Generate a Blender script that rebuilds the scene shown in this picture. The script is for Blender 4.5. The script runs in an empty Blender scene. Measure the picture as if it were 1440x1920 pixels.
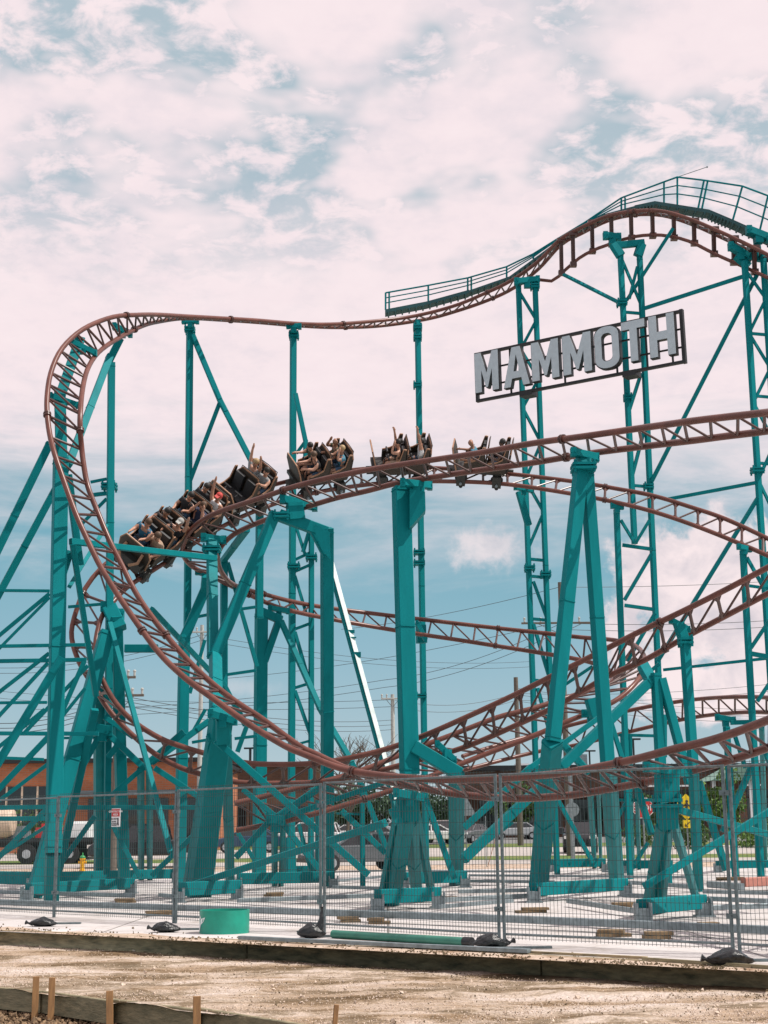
import bpy, bmesh, math, random
from mathutils import Vector, Matrix, Euler
random.seed(7)
R = math.radians
scene = bpy.context.scene
C = scene.collection

# ------------------------------------------------------------------ camera
F = 2700.0; EYE = 1.5; PITCH = 12.53; ROLL = -0.57; CAMLOC = Vector((0, 0, EYE))
cd = bpy.data.cameras.new("camera"); cam = bpy.data.objects.new("camera", cd); C.objects.link(cam)
cd.sensor_fit = 'VERTICAL'; cd.sensor_height = 36; cd.lens = F/1920*36; cd.clip_end = 9000; cd.clip_start = .1
CM = Matrix.Rotation(R(90+PITCH), 3, 'X') @ Matrix.Rotation(R(ROLL), 3, 'Z')
cam.matrix_world = Matrix.Translation(CAMLOC) @ CM.to_4x4()
scene.camera = cam

def ray(x, y): return CM @ Vector(((x-720)/F, (960-y)/F, -1))
def P(x, y, D):
    r = ray(x, y); return CAMLOC + r*(D/r.y)
def G(x, y, z=0.0):
    r = ray(x, y); return CAMLOC + r*((z-EYE)/r.z)
def PP(p):                                   # (x, y, depth) or (x, y, 'g')
    return G(p[0], p[1]) if p[2] == 'g' else P(*p)

# ------------------------------------------------------------------ world and sun
SUN_DIR = Vector((0.95, -0.20, 0)).normalized(); SUN_EL = 56
sd = Vector((SUN_DIR.x*math.cos(R(SUN_EL)), SUN_DIR.y*math.cos(R(SUN_EL)), math.sin(R(SUN_EL))))
W = bpy.data.worlds.new("World"); scene.world = W; W.use_nodes = True
nt = W.node_tree; nt.nodes.clear()
def N(tree, typ, **kw):
    n = tree.nodes.new(typ)
    for k, v in kw.items():
        if k.startswith('i_'):
            key = k[2:]; key = int(key) if key.isdigit() else key.replace('_', ' ')
            n.inputs[key].default_value = v
        else: setattr(n, k, v)
    return n
def ramp(tree, stops, interp='LINEAR'):
    n = tree.nodes.new('ShaderNodeValToRGB'); cr = n.color_ramp; cr.interpolation = interp
    while len(cr.elements) < len(stops): cr.elements.new(.5)
    for e, (p, c) in zip(cr.elements, stops):
        e.position = p; e.color = c if len(c) == 4 else (*c, 1)
    return n
def math_(tree, op, a, b=None, clamp=False):
    n = tree.nodes.new('ShaderNodeMath'); n.operation = op; n.use_clamp = clamp
    for i, v in enumerate((a, b)):
        if v is None: continue
        if isinstance(v, (int, float)): n.inputs[i].default_value = v
        else: tree.links.new(v, n.inputs[i])
    return n.outputs[0]
def mix(tree, f, a, b, typ='MIX'):
    n = tree.nodes.new('ShaderNodeMix'); n.data_type = 'RGBA'; n.blend_type = typ
    for i, v in ((0, f), (6, a), (7, b)):
        if isinstance(v, (int, float)): n.inputs[i].default_value = v
        elif isinstance(v, tuple): n.inputs[i].default_value = (*v[:3], 1)
        else: tree.links.new(v, n.inputs[i])
    return n.outputs[2]
L = nt.links.new
tc = N(nt, 'ShaderNodeTexCoord'); dirv = tc.outputs['Generated']
sep = N(nt, 'ShaderNodeSeparateXYZ'); L(dirv, sep.inputs[0])
sky = N(nt, 'ShaderNodeTexSky'); sky.sky_type = 'NISHITA'; sky.sun_disc = False
sky.sun_elevation = R(SUN_EL); sky.sun_rotation = math.atan2(SUN_DIR.x, SUN_DIR.y)
sky.dust_density = 1.0; sky.ozone_density = 1.5
skyc = mix(nt, 1.0, sky.outputs[0], (1.05, 1.22, 1.0), 'MULTIPLY')
# planar cloud layer coordinates  (x/z, y/z)
zc = math_(nt, 'MAXIMUM', sep.outputs[2], 0.0)
den = math_(nt, 'ADD', zc, .16)
cx = math_(nt, 'DIVIDE', sep.outputs[0], den); cy = math_(nt, 'DIVIDE', sep.outputs[1], den)
comb = N(nt, 'ShaderNodeCombineXYZ'); L(cx, comb.inputs[0]); L(cy, comb.inputs[1])
def noise(tree, vec, scale, detail=8, rough=.6, dist=0.0, off=(0, 0, 0), sc=(1, 1, 1)):
    m = N(tree, 'ShaderNodeMapping'); m.inputs[1].default_value = off; m.inputs[3].default_value = sc
    tree.links.new(vec, m.inputs[0])
    n = N(tree, 'ShaderNodeTexNoise'); n.inputs['Scale'].default_value = scale; n.inputs['Detail'].default_value = detail
    n.inputs['Roughness'].default_value = rough; n.inputs['Distortion'].default_value = dist
    tree.links.new(m.outputs[0], n.inputs['Vector']); return n.outputs['Fac']
n_big = noise(nt, comb.outputs[0], 1.5, 3, .5, .0, (3.1, 1.7, 0))
n_fin = noise(nt, comb.outputs[0], 24.0, 8, .60, .3, (0, 0, 2), (.75, .75, 1))
# elevation masks (sin of the elevation)
el = sep.outputs[2]
def smooth(a, b, v):
    m = N(nt, 'ShaderNodeMapRange'); m.interpolation_type = 'SMOOTHSTEP'
    m.inputs[1].default_value = a; m.inputs[2].default_value = b; L(v, m.inputs[0]); return m.outputs[0]
nlow = noise(nt, dirv, 5, 7, .6, .4, (0, 0, 0), (1, 1, 5))
low = smooth(.165, .30, math_(nt, 'ADD', el, math_(nt, 'MULTIPLY', math_(nt, 'SUBTRACT', nlow, .5), .20)))
high = smooth(.33, .45, el)
holes_n = math_(nt, 'ADD', math_(nt, 'MULTIPLY', n_big, .28), math_(nt, 'MULTIPLY', n_fin, .72))
holes = smooth(.40, .57, holes_n)          # 1 = cloud
holes = math_(nt, 'ADD', math_(nt, 'MULTIPLY', holes, .60), .40)
cov_hi = math_(nt, 'ADD', math_(nt, 'MULTIPLY', holes, high), math_(nt, 'SUBTRACT', 1.0, high))
nv_ = ray(0, 40).normalized().cross(ray(1050, 350).normalized()).normalized()
dp = N(nt, 'ShaderNodeVectorMath'); dp.operation = 'DOT_PRODUCT'; L(dirv, dp.inputs[0]); dp.inputs[1].default_value = nv_
band = smooth(.16, .0, math_(nt, 'ADD', math_(nt, 'ABSOLUTE', dp.outputs['Value']), math_(nt, 'MULTIPLY', math_(nt, 'SUBTRACT', n_big, .5), .18)))
nb_ = noise(nt, comb.outputs[0], 3.6, 4, .55, .2, (2, 4, 3))
keep = math_(nt, 'SUBTRACT', 1.0, math_(nt, 'ADD', math_(nt, 'MULTIPLY', band, smooth(.42, .62, nb_)), math_(nt, 'MULTIPLY', smooth(.50, .70, nb_), .45), True))
cov_hi = math_(nt, 'MAXIMUM', cov_hi, keep)
cover = math_(nt, 'MULTIPLY', low, cov_hi, True)
# separate cumulus clouds near the horizon
def blob(px, py, rad, sharp, sx=1.0, sz=1.0):
    d = ray(px, py).normalized()
    s = N(nt, 'ShaderNodeVectorMath'); s.operation = 'SUBTRACT'; L(dirv, s.inputs[0]); s.inputs[1].default_value = d
    m = N(nt, 'ShaderNodeVectorMath'); m.operation = 'MULTIPLY'; L(s.outputs[0], m.inputs[0]); m.inputs[1].default_value = (sx, 1, sz)
    ln = N(nt, 'ShaderNodeVectorMath'); ln.operation = 'LENGTH'; L(m.outputs[0], ln.inputs[0])
    n = noise(nt, dirv, sharp, 8, .6, .2)
    v = math_(nt, 'ADD', ln.outputs['Value'], math_(nt, 'MULTIPLY', math_(nt, 'SUBTRACT', n, .5), rad*2.2))
    return smooth(rad*1.05, rad*.2, v)
b1 = blob(1380, 1160, .088, 15, .85, 1.15)
b2 = blob(925, 1030, .027, 48, .75, 1.2)
b3 = blob(440, 1290, .03, 30, .6, 3)
b1 = smooth(.12, .50, b1)
cum = math_(nt, 'MAXIMUM', b1, math_(nt, 'MULTIPLY', b2, .7)); cum = math_(nt, 'MAXIMUM', cum, math_(nt, 'MULTIPLY', b3, .25))
K = 10.0
shade = math_(nt, 'ADD', math_(nt, 'MULTIPLY', noise(nt, comb.outputs[0], 4.0, 6, .6, 0, (7, 3, 5), (1, .6, 1)), .6), math_(nt, 'MULTIPLY', noise(nt, comb.outputs[0], 22.0, 5, .6, .1, (1, 3, 5), (.8, .8, 1)), .4))
cl = ramp(nt, [(.28, (.80*K, .73*K, .79*K)), (.50, (.97*K, .835*K, .865*K)), (.7, (1.02*K, .88*K, .90*K))]); L(shade, cl.inputs[0])
# low sky is paler towards the horizon (clear air)
lowblue = ramp(nt, [(0.0, (.60*K, .68*K, .73*K)), (.055, (.44*K, .585*K, .67*K)), (.12, (.31*K, .515*K, .63*K)), (.21, (.18*K, .43*K, .54*K)), (.45, (.11*K, .39*K, .49*K))]); L(el, lowblue.inputs[0])
base = mix(nt, .92, skyc, lowblue.outputs[0])
c1 = mix(nt, cover, base, cl.outputs[0])
ccol = ramp(nt, [(.35, (.72*K, .66*K, .71*K)), (.6, (1.0*K, .86*K, .87*K))]); L(noise(nt, dirv, 26, 6, .6, .3, (0, 0, 0), (1, 1, 1.3)), ccol.inputs[0])
c2 = mix(nt, cum, c1, ccol.outputs[0])
bg = N(nt, 'ShaderNodeBackground'); bg.inputs[1].default_value = .1; L(c2, bg.inputs[0])
wo = N(nt, 'ShaderNodeOutputWorld'); L(bg.outputs[0], wo.inputs[0])
sl = bpy.data.lights.new("sun", 'SUN'); sl.energy = 4.9; sl.angle = R(.5); sl.color = (1, .95, .88)
so = bpy.data.objects.new("sun", sl); C.objects.link(so); so.rotation_euler = (-sd).to_track_quat('-Z', 'Y').to_euler(); so.location = (20, -20, 60)
scene.view_settings.view_transform = 'Standard'; scene.view_settings.look = 'None'
scene.view_settings.exposure = -0.06; scene.view_settings.gamma = 1
scene.cycles.max_bounces = 6

# ------------------------------------------------------------------ materials
def mat(name, col, rough=.5, metal=0, var=.12, scale=6, bump=0, bscale=40, col2=None, spec=.5, coat=0, sc=(1, 1, 1), emis=None):
    m = bpy.data.materials.new(name); m.use_nodes = True; t = m.node_tree; b = t.nodes['Principled BSDF']
    b.inputs['Roughness'].default_value = rough; b.inputs['Metallic'].default_value = metal
    b.inputs['Specular IOR Level'].default_value = spec; b.inputs['Coat Weight'].default_value = coat
    tcn = N(t, 'ShaderNodeTexCoord'); geo = N(t, 'ShaderNodeNewGeometry')
    n = noise(t, geo.outputs['Position'], scale, 6, .65, .2, (0, 0, 0), sc)
    c2 = col2 or tuple(c*(1-var*1.8) for c in col)
    c1 = col if col2 else tuple(min(1, c*(1+var)) for c in col)
    r = ramp(t, [(.32, c2), (.68, c1)]); t.links.new(n, r.inputs[0]); t.links.new(r.outputs[0], b.inputs['Base Color'])
    if bump:
        nb = noise(t, geo.outputs['Position'], bscale, 5, .6, 0, (0, 0, 0), sc)
        bp = N(t, 'ShaderNodeBump'); bp.inputs['Strength'].default_value = bump; bp.inputs['Distance'].default_value = .03
        t.links.new(nb, bp.inputs['Height']); t.links.new(bp.outputs[0], b.inputs['Normal'])
    return m
M = {}
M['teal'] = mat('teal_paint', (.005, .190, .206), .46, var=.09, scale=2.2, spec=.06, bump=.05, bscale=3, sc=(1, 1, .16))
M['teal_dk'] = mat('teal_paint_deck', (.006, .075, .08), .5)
M['rail'] = mat('brown_rail_paint', (.150, .056, .042), .30, var=.16, scale=2.2, spec=.3)
M['tie'] = mat('brown_tie_paint', (.075, .030, .024), .36, var=.15, scale=3)
M['galv'] = mat('galvanised_steel', (.24, .29, .31), .45, .4, var=.18, scale=9)
M['fence'] = mat('fence_steel', (.17, .21, .22), .4, .6, var=.2, scale=12)
M['wire'] = mat('fence_wire', (.05, .075, .075), .5, .3)
M['white'] = mat('white_paint', (.85, .87, .86), .35, var=.04)
M['black'] = mat('black_plastic', (.012, .014, .016), .35, var=.3)
M['bag'] = mat('black_sand_bag', (.015, .018, .02), .28, var=.4, scale=15, bump=.5, bscale=18)
M['rubber'] = mat('rubber', (.02, .02, .022), .8)
M['pipe'] = mat('green_pvc', (.012, .29, .205), .38, var=.1, scale=4)
M['pipe_l'] = mat('pale_green_pvc', (.035, .19, .135), .4, var=.12, scale=5)
M['wood'] = mat('old_form_timber', (.42, .33, .20), .85, col2=(.11, .10, .06), scale=5, bump=.5, bscale=22, sc=(.25, 1, 3))
M['wood_n'] = mat('weathered_form_board', (.34, .29, .18), .85, col2=(.15, .14, .085), scale=7, bump=.4, bscale=20, sc=(.3, 1, 3))
M['stake'] = mat('fresh_wood_stake', (.44, .24, .10), .8, col2=(.24, .13, .06), scale=10, sc=(3, 3, .5))
M['dun'] = mat('dunnage_wood', (.26, .18, .10), .85, col2=(.13, .09, .05), scale=8)
M['signface'] = mat('sign_letter_face', (.46, .52, .55), .5, var=.05)
M['signside'] = mat('sign_dark_metal', (.008, .008, .009), .45, var=.3)
M['signframe'] = mat('sign_frame_steel', (.012, .012, .013), .5)
M['carwood'] = mat('coaster_wood_panel', (.045, .030, .018), .6, col2=(.022, .016, .010), scale=9, sc=(1, 1, 9))
M['trim'] = mat('coaster_car_trim', (.36, .19, .11), .5, var=.15)
M['seat'] = mat('coaster_seat', (.018, .018, .02), .6)
M['chassis'] = mat('coaster_chassis', (.03, .03, .026), .5)
M['glass'] = mat('dark_glass', (.01, .013, .016), .08, var=.3, spec=.8)
M['brick'] = None
M['chrome'] = mat('hub_metal', (.55, .56, .58), .3, .8)
M['red'] = mat('red_paint', (.55, .03, .03), .4)
M['yellow'] = mat('yellow_paint', (.80, .60, .01), .5)
M['yellow_h'] = mat('hydrant_yellow', (.78, .42, .01), .45)
M['green_h'] = mat('hydrant_green', (.03, .28, .08), .45)
M['pole'] = mat('utility_pole_wood', (.13, .11, .09), .9, bump=.3)
M['conc_pole'] = mat('concrete_pole', (.42, .43, .41), .8)
M['cable'] = mat('black_cable', (.05, .06, .07), .6)
M['bark'] = mat('bark', (.10, .08, .06), .9)
M['textdark'] = mat('sign_text_dark', (.03, .03, .04), .6)
M['whitesign'] = mat('sign_white', (.80, .81, .82), .5, var=.03)
M['tan'] = mat('tan_metal', (.62, .48, .36), .5)
M['lampred'] = mat('tail_lamp', (.45, .01, .01), .3)
M['lampwhite'] = mat('head_lamp', (.8, .8, .78), .2)
for nm, c in (('white', (.78, .78, .78)), ('silver', (.42, .44, .46)), ('black', (.015, .017, .02)), ('blue', (.03, .07, .13)), ('red', (.35, .03, .03)), ('grey', (.12, .13, .14)), ('beige', (.42, .36, .28))):
    M['car_'+nm] = mat('car_paint_'+nm, c, .25, .2, var=.05, coat=.5)

def brick_mat(name, c1, c2, mort, scale=1.0):
    m = bpy.data.materials.new(name); m.use_nodes = True; t = m.node_tree; b = t.nodes['Principled BSDF']; b.inputs['Roughness'].default_value = .9
    tc_ = N(t, 'ShaderNodeNewGeometry'); mp = N(t, 'ShaderNodeMapping'); mp.inputs[2].default_value = (R(90), 0, 0); t.links.new(tc_.outputs['Position'], mp.inputs[0])
    br = N(t, 'ShaderNodeTexBrick'); br.inputs['Scale'].default_value = scale; br.inputs['Color1'].default_value = (*c1, 1); br.inputs['Color2'].default_value = (*c2, 1); br.inputs['Mortar'].default_value = (*mort, 1)
    br.inputs['Brick Width'].default_value = .42; br.inputs['Row Height'].default_value = .14; br.inputs['Mortar Size'].default_value = .014
    t.links.new(mp.outputs[0], br.inputs['Vector'])
    n = noise(t, tc_.outputs['Position'], .5, 5, .6)
    r = ramp(t, [(.3, (.8, .8, .8)), (.7, (1.1, 1.1, 1.1))]); t.links.new(n, r.inputs[0])
    o = mix(t, 1.0, br.outputs['Color'], r.outputs[0], 'MULTIPLY'); t.links.new(o, b.inputs['Base Color']); return m
M['brick'] = brick_mat('orange_brick', (.50, .165, .070), (.40, .13, .058), (.34, .20, .14))
M['brick_b'] = brick_mat('brown_brick', (.16, .075, .045), (.12, .06, .04), (.12, .09, .07))

def ground_mat(name, stops, scale, fine_scale, fine_amt, bump, rough=.95, sc=(1, 1, 1), bdist=.05):
    m = bpy.data.materials.new(name); m.use_nodes = True; t = m.node_tree; b = t.nodes['Principled BSDF']
    b.inputs['Roughness'].default_value = rough; b.inputs['Specular IOR Level'].default_value = .25
    g = N(t, 'ShaderNodeNewGeometry')
    n1 = noise(t, g.outputs['Position'], scale, 8, .65, .6, (2, 5, 0), sc)
    r = ramp(t, stops); t.links.new(n1, r.inputs[0])
    if name == 'dry_dirt_road':
        nd_ = noise(t, g.outputs['Position'], .9, 7, .7, .4, (3, 1, 0), (.8, 1.3, 1)); rd_ = ramp(t, [(.42, (1.04, 1.04, 1.06)), (.49, (.9, .87, .82)), (.55, (.50, .45, .36)), (.62, (.34, .30, .22))]); t.links.new(nd_, rd_.inputs[0])
        class _O: pass
        _r = r; r = _O(); r.outputs = [mix(t, 1.0, _r.outputs[0], rd_.outputs[0], 'MULTIPLY')]
    if name == 'pale_concrete_pad':
        br_ = N(t, 'ShaderNodeTexBrick'); br_.inputs['Scale'].default_value = 1; br_.inputs['Brick Width'].default_value = 4.5; br_.inputs['Row Height'].default_value = 3.6; br_.inputs['Mortar Size'].default_value = .018; br_.offset = 0
        br_.inputs['Color1'].default_value = (1, 1, 1, 1); br_.inputs['Color2'].default_value = (.93, .93, .92, 1); br_.inputs['Mortar'].default_value = (.35, .34, .32, 1); t.links.new(g.outputs['Position'], br_.inputs['Vector'])
        ns_ = noise(t, g.outputs['Position'], .7, 8, .7, 1.2, (1, 1, 0)); rs_ = ramp(t, [(.50, (1, 1, 1)), (.66, (.74, .71, .67))]); t.links.new(ns_, rs_.inputs[0])
        class _O2: pass
        _r = r; r = _O2(); r.outputs = [mix(t, 1.0, mix(t, 1.0, _r.outputs[0], br_.outputs['Color'], 'MULTIPLY'), rs_.outputs[0], 'MULTIPLY')]
    n2 = noise(t, g.outputs['Position'], fine_scale, 4, .7)
    r2 = ramp(t, [(.35, (1-fine_amt,)*3), (.65, (1+fine_amt*.6,)*3)]); t.links.new(n2, r2.inputs[0])
    o = mix(t, 1.0, r.outputs[0], r2.outputs[0], 'MULTIPLY'); t.links.new(o, b.inputs['Base Color'])
    bp = N(t, 'ShaderNodeBump'); bp.inputs['Strength'].default_value = bump; bp.inputs['Distance'].default_value = bdist
    t.links.new(n2, bp.inputs['Height']); t.links.new(bp.outputs[0], b.inputs['Normal']); return m
M['dirt'] = ground_mat('dry_dirt_road', [(.32, (.20, .14, .085)), (.42, (.38, .28, .19)), (.53, (.55, .46, .385)), (.7, (.63, .55, .49))], .8, 26, .32, .7, sc=(.35, 1.3, 1))
M['pit'] = ground_mat('dark_mulch_soil', [(.36, (.028, .02, .012)), (.52, (.12, .075, .04)), (.68, (.30, .20, .115))], 6, 16, .6, 1.0, bdist=.1)
M['pad'] = ground_mat('pale_concrete_pad', [(.3, (.46, .43, .42)), (.6, (.58, .55, .54))], .35, 10, .06, .15)
M['edge_dirt'] = ground_mat('dirt_on_pad_edge', [(.38, (.30, .20, .13)), (.55, (.56, .45, .36))], 3, 20, .35, .5)
M['road'] = ground_mat('concrete_road', [(.3, (.34, .31, .29)), (.7, (.46, .42, .39))], .2, 8, .1, .1)
M['asphalt'] = ground_mat('parking_asphalt', [(.3, (.15, .15, .15)), (.7, (.22, .215, .21))], .15, 8, .15, .1)
M['grass'] = ground_mat('dry_grass', [(.35, (.20, .19, .07)), (.55, (.09, .16, .035)), (.7, (.14, .20, .05))], .3, 9, .5, .8)
M['land'] = ground_mat('far_land', [(.35, (.10, .13, .045)), (.7, (.16, .17, .08))], .02, 1, .3, .3)
def leaf_mat(name, a, b_):
    return mat(name, a, .6, col2=b_, scale=1.5, spec=.3)
M['leaf1'] = leaf_mat('leaves_green', (.07, .14, .03), (.025, .06, .015))
M['leaf2'] = leaf_mat('leaves_bright', (.12, .22, .04), (.05, .11, .02))
M['leaf3'] = leaf_mat('leaves_far', (.05, .10, .045), (.025, .055, .03))

# ------------------------------------------------------------------ mesh helpers
class MB:
    def __init__(s): s.v = []; s.f = []; s.m = []; s.mats = []
    def mi(s, m):
        if m not in s.mats: s.mats.append(m)
        return s.mats.index(m)
    def add(s, vs, fs, m=None):
        o = len(s.v); s.v += [tuple(v) for v in vs]; k = s.mi(m) if m else 0
        for f in fs: s.f.append(tuple(i+o for i in f)); s.m.append(k)
    def box(s, c, hx, hy, hz, m=None):        # c centre, half axis vectors
        vs = [c+hx*a+hy*b+hz*d for a in (-1, 1) for b in (-1, 1) for d in (-1, 1)]
        fs = [(0, 1, 3, 2), (4, 6, 7, 5), (0, 4, 5, 1), (2, 3, 7, 6), (0, 2, 6, 4), (1, 5, 7, 3)]
        if hx.cross(hy).dot(hz) < 0: fs = [f[::-1] for f in fs]
        s.add(vs, fs, m)
    def abox(s, x0, x1, y0, y1, z0, z1, m=None):
        s.box(Vector(((x0+x1)/2, (y0+y1)/2, (z0+z1)/2)), Vector(((x1-x0)/2, 0, 0)), Vector((0, (y1-y0)/2, 0)), Vector((0, 0, (z1-z0)/2)), m)
    def beam(s, p, q, w, d=None, rot=25, ch=.12, m=None, w2=None):
        # box section with small chamfered corners, turned by rot degrees about the vertical
        d = d or w; t = (q-p); ln = t.length
        if ln < 1e-4: return
        t.normalize(); fw = Vector((math.sin(R(rot)), -math.cos(R(rot)), 0))
        if abs(t.dot(fw)) > .95: fw = Vector((0, 0, 1))
        u = fw.cross(t).normalized(); n = t.cross(u).normalized()
        c = min(w, d)*ch
        k2 = (w2/w) if w2 else 1
        prof = [(w/2, d/2-c), (w/2-c, d/2), (-w/2+c, d/2), (-w/2, d/2-c), (-w/2, -d/2+c), (-w/2+c, -d/2), (w/2-c, -d/2), (w/2, -d/2+c)]
        vs = [p+u*a+n*b for a, b in prof]+[q+u*a*k2+n*b*k2 for a, b in prof]
        fs = [(i, (i+1) % 8, 8+(i+1) % 8, 8+i) for i in range(8)]+[tuple(range(7, -1, -1)), tuple(range(8, 16))]
        s.add(vs, fs, m)
    def tube(s, pts, r, n=10, caps=True, m=None, rs=None):
        pts = [Vector(p) for p in pts]; rings = []; up = None
        for i, p in enumerate(pts):
            t = (pts[min(i+1, len(pts)-1)]-pts[max(i-1, 0)]).normalized()
            if up is None: up = t.orthogonal().normalized()
            up = (up-t*up.dot(t)).normalized(); b = t.cross(up); rr = rs[i] if rs else r
            rings.append([p+(up*math.cos(2*math.pi*k/n)+b*math.sin(2*math.pi*k/n))*rr for k in range(n)])
        vs = [v for rg in rings for v in rg]; fs = []
        for i in range(len(pts)-1):
            for k in range(n): fs.append((i*n+k, i*n+(k+1) % n, (i+1)*n+(k+1) % n, (i+1)*n+k))
        if caps: fs += [tuple(range(n-1, -1, -1)), tuple(range((len(pts)-1)*n, len(pts)*n))]
        s.add(vs, fs, m)
    def cyl(s, p, q, r, n=12, m=None): s.tube([p, q], r, n, True, m)
    def prism(s, poly, O, U, V, dn, m=None, side=None):      # polygon (2D list) in plane O+uU+vV, extruded by dn
        n = len(poly); a = [O+U*x+V*y for x, y in poly]; b = [p+dn for p in a]
        ar = sum(poly[i][0]*poly[(i+1) % n][1]-poly[(i+1) % n][0]*poly[i][1] for i in range(n))
        flip = (ar > 0) == (U.cross(V).dot(dn) > 0)
        f1 = tuple(range(n)); f2 = tuple(range(2*n-1, n-1, -1))
        sd_ = [((i+1) % n, i, n+i, n+(i+1) % n) for i in range(n)]
        if flip: f1 = f1[::-1]; f2 = f2[::-1]; sd_ = [f[::-1] for f in sd_]
        o = len(s.v); s.v += [tuple(v) for v in a+b]
        km = s.mi(m) if m else 0; ks = s.mi(side) if side else km
        s.f.append(tuple(i+o for i in f1)); s.m.append(km)
        s.f.append(tuple(i+o for i in f2)); s.m.append(ks)
        for f in sd_: s.f.append(tuple(i+o for i in f)); s.m.append(ks)
    def sphere(s, c, r, sx=1, sy=1, sz=1, n=10, m=None, rot=None):
        vs = []; fs = []
        for i in range(n+1):
            a = math.pi*i/n
            for k in range(2*n):
                b = math.pi*k/n; v = Vector((math.sin(a)*math.cos(b)*r*sx, math.sin(a)*math.sin(b)*r*sy, math.cos(a)*r*sz))
                if rot: v = rot @ v
                vs.append(c+v)
        for i in range(n):
            for k in range(2*n): fs.append((i*2*n+k, (i+1)*2*n+k, (i+1)*2*n+(k+1) % (2*n), i*2*n+(k+1) % (2*n)))
        s.add(vs, fs, m)
    def build(s, name, m=None, parent=None, smooth=False):
        me = bpy.data.meshes.new(name); me.from_pydata(s.v, [], s.f)
        if m: me.materials.append(m)
        else:
            for q in s.mats: me.materials.append(q)
            me.polygons.foreach_set('material_index', s.m)
        me.validate(); me.update()
        if smooth:
            me.polygons.foreach_set('use_smooth', [True]*len(me.polygons))
            try: me.set_sharp_from_angle(angle=R(40))
            except Exception: pass
        o = bpy.data.objects.new(name, me); C.objects.link(o)
        if parent: o.parent = parent; o.matrix_parent_inverse = Matrix.Identity(4); o.matrix_local = parent.matrix_world.inverted() if not parent.get('loc') else Matrix.Identity(4)
        return o
def tag(o, label, cat, group=None, kind=None):
    if label: o['label'] = label
    if cat: o['category'] = cat
    if group: o['group'] = group
    if kind: o['kind'] = kind
    return o
def empty(name, label, cat, loc=None, group=None):
    o = bpy.data.objects.new(name, None); C.objects.link(o); o.empty_display_size = .3
    if loc is not None: o.location = loc; o.matrix_world = Matrix.Translation(loc)
    return tag(o, label, cat, group)
def local_empty(name, label, cat, mw, group=None):       # parts are built in local coordinates
    o = bpy.data.objects.new(name, None); C.objects.link(o); o.matrix_world = mw; o['loc'] = 1
    return tag(o, label, cat, group)
def strip():
    for o in bpy.data.objects:
        if 'loc' in o: del o['loc']

def catmull(st, n):
    out = []; m = len(st)
    seg = [math.dist(st[i][:2], st[i+1][:2]) for i in range(m-1)]; tot = sum(seg)
    for i in range(m-1):
        k = max(2, round(n*seg[i]/tot))
        p0, p1, p2, p3 = st[max(i-1, 0)], st[i], st[i+1], st[min(i+2, m-1)]
        for j in range(k):
            t = j/k; out.append(tuple(.5*((2*b)+(-a+c)*t+(2*a-5*b+4*c-d)*t*t+(-a+3*b-3*c+d)*t**3) for a, b, c, d in zip(p0, p1, p2, p3)))
    out.append(tuple(map(float, st[-1]))); return out

exec_tracks = {}
def track(name, label, st, sign=1, gauge=.95, r=.07, tie_step=.8, pattern='N', n=150, rise=0):
    """st: (ax, ay, bx, by, D) pairs of rail points seen in the view and the metres to rail A"""
    sts = []
    for (ax, ay, bx, by, D, *k) in st:
        a = P(ax, ay, D); g = k[0] if k else sign
        if abs(g) < 1.01:
            b = P(bx, by, D); d2 = gauge**2-(a-b).length**2; dy = math.sqrt(max(0, d2))*g
            # move b along its ray until the gap equals the gauge
            for _ in range(6):
                b = P(bx, by, D+dy); e = (b-a).length
                if g == 0 or e > gauge and abs(dy) < .05: break
                dy *= 1 if abs(dy) < 1e-3 else max(.2, 1-(e-gauge)/gauge*.8)
        else: dy = g-10 if g > 5 else g
        sts.append((ax, ay, bx, by, D, dy))
    pts = catmull(sts, n)
    A = [P(p[0], p[1], p[4]) for p in pts]; B = [P(p[2], p[3], p[4]+p[5]) for p in pts]
    root = empty(name, label, 'roller coaster track', (A[0]+B[0])/2 * 1.0)
    for T in (A, B):
        mb = MB(); mb.tube(T, r, 14); mb.build('rail', M['rail'], root, True)
    # ties
    cum_ = [0]
    for i in range(1, len(A)): cum_.append(cum_[-1]+((A[i]+B[i])/2-(A[i-1]+B[i-1])/2).length)
    total = cum_[-1]; cnt = int(total/tie_step); step = total/cnt
    def at(s_):
        s_ = max(0, min(total-1e-4, s_))
        for i in range(len(cum_)-1):
            if cum_[i+1] >= s_:
                f = (s_-cum_[i])/max(1e-6, cum_[i+1]-cum_[i]); return A[i].lerp(A[i+1], f), B[i].lerp(B[i+1], f)
        return A[-1], B[-1]
    dk = sorted(range(cnt), key=lambda k: (lambda q: q.y+(50 if abs(q.x) > .285*q.y else 0))(at(k*step)[0])); keep_ = set(dk[:96]); rest = MB()
    for k in range(cnt):
        a, b = at(k*step+.1*step); a2, b2 = at((k+1)*step+.1*step); t = (a2-a).normalized(); s_ = (b-a).normalized(); u = t.cross(s_).normalized()
        if u.z < 0: u = -u
        mb = MB() if k in keep_ else rest; o = -u*r*.35
        mb.cyl(a+o, b+o, .034 if pattern == 'N' else .042, 8)
        mb.cyl(b+o, a2+o, .028, 8)
        if pattern == 'P':      # little gusset plates where ties meet the rails
            for p, s1 in ((a, 1), (b, -1)):
                mb.prism([(-.16, 0), (.16, 0), (.05, .22), (-.05, .22)], p+o-u*.012, t, s_*s1, u*.02)
        if k % 12 == 6:         # bolted rail joint
            for p in (a, b):
                mb.tube([p-t*.05, p-t*.01], r*1.5, 10); mb.tube([p+t*.015, p+t*.055], r*1.5, 10)
        if k in keep_: mb.build('cross_tie', M['tie'], root, True)
    if rest.v: ro = rest.build('cross_ties', M['tie'], root, True); ro['kind'] = 'stuff'
    exec_tracks[name+label[:8]] = (A, B, pts)
    return root, A, B, pts

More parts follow.
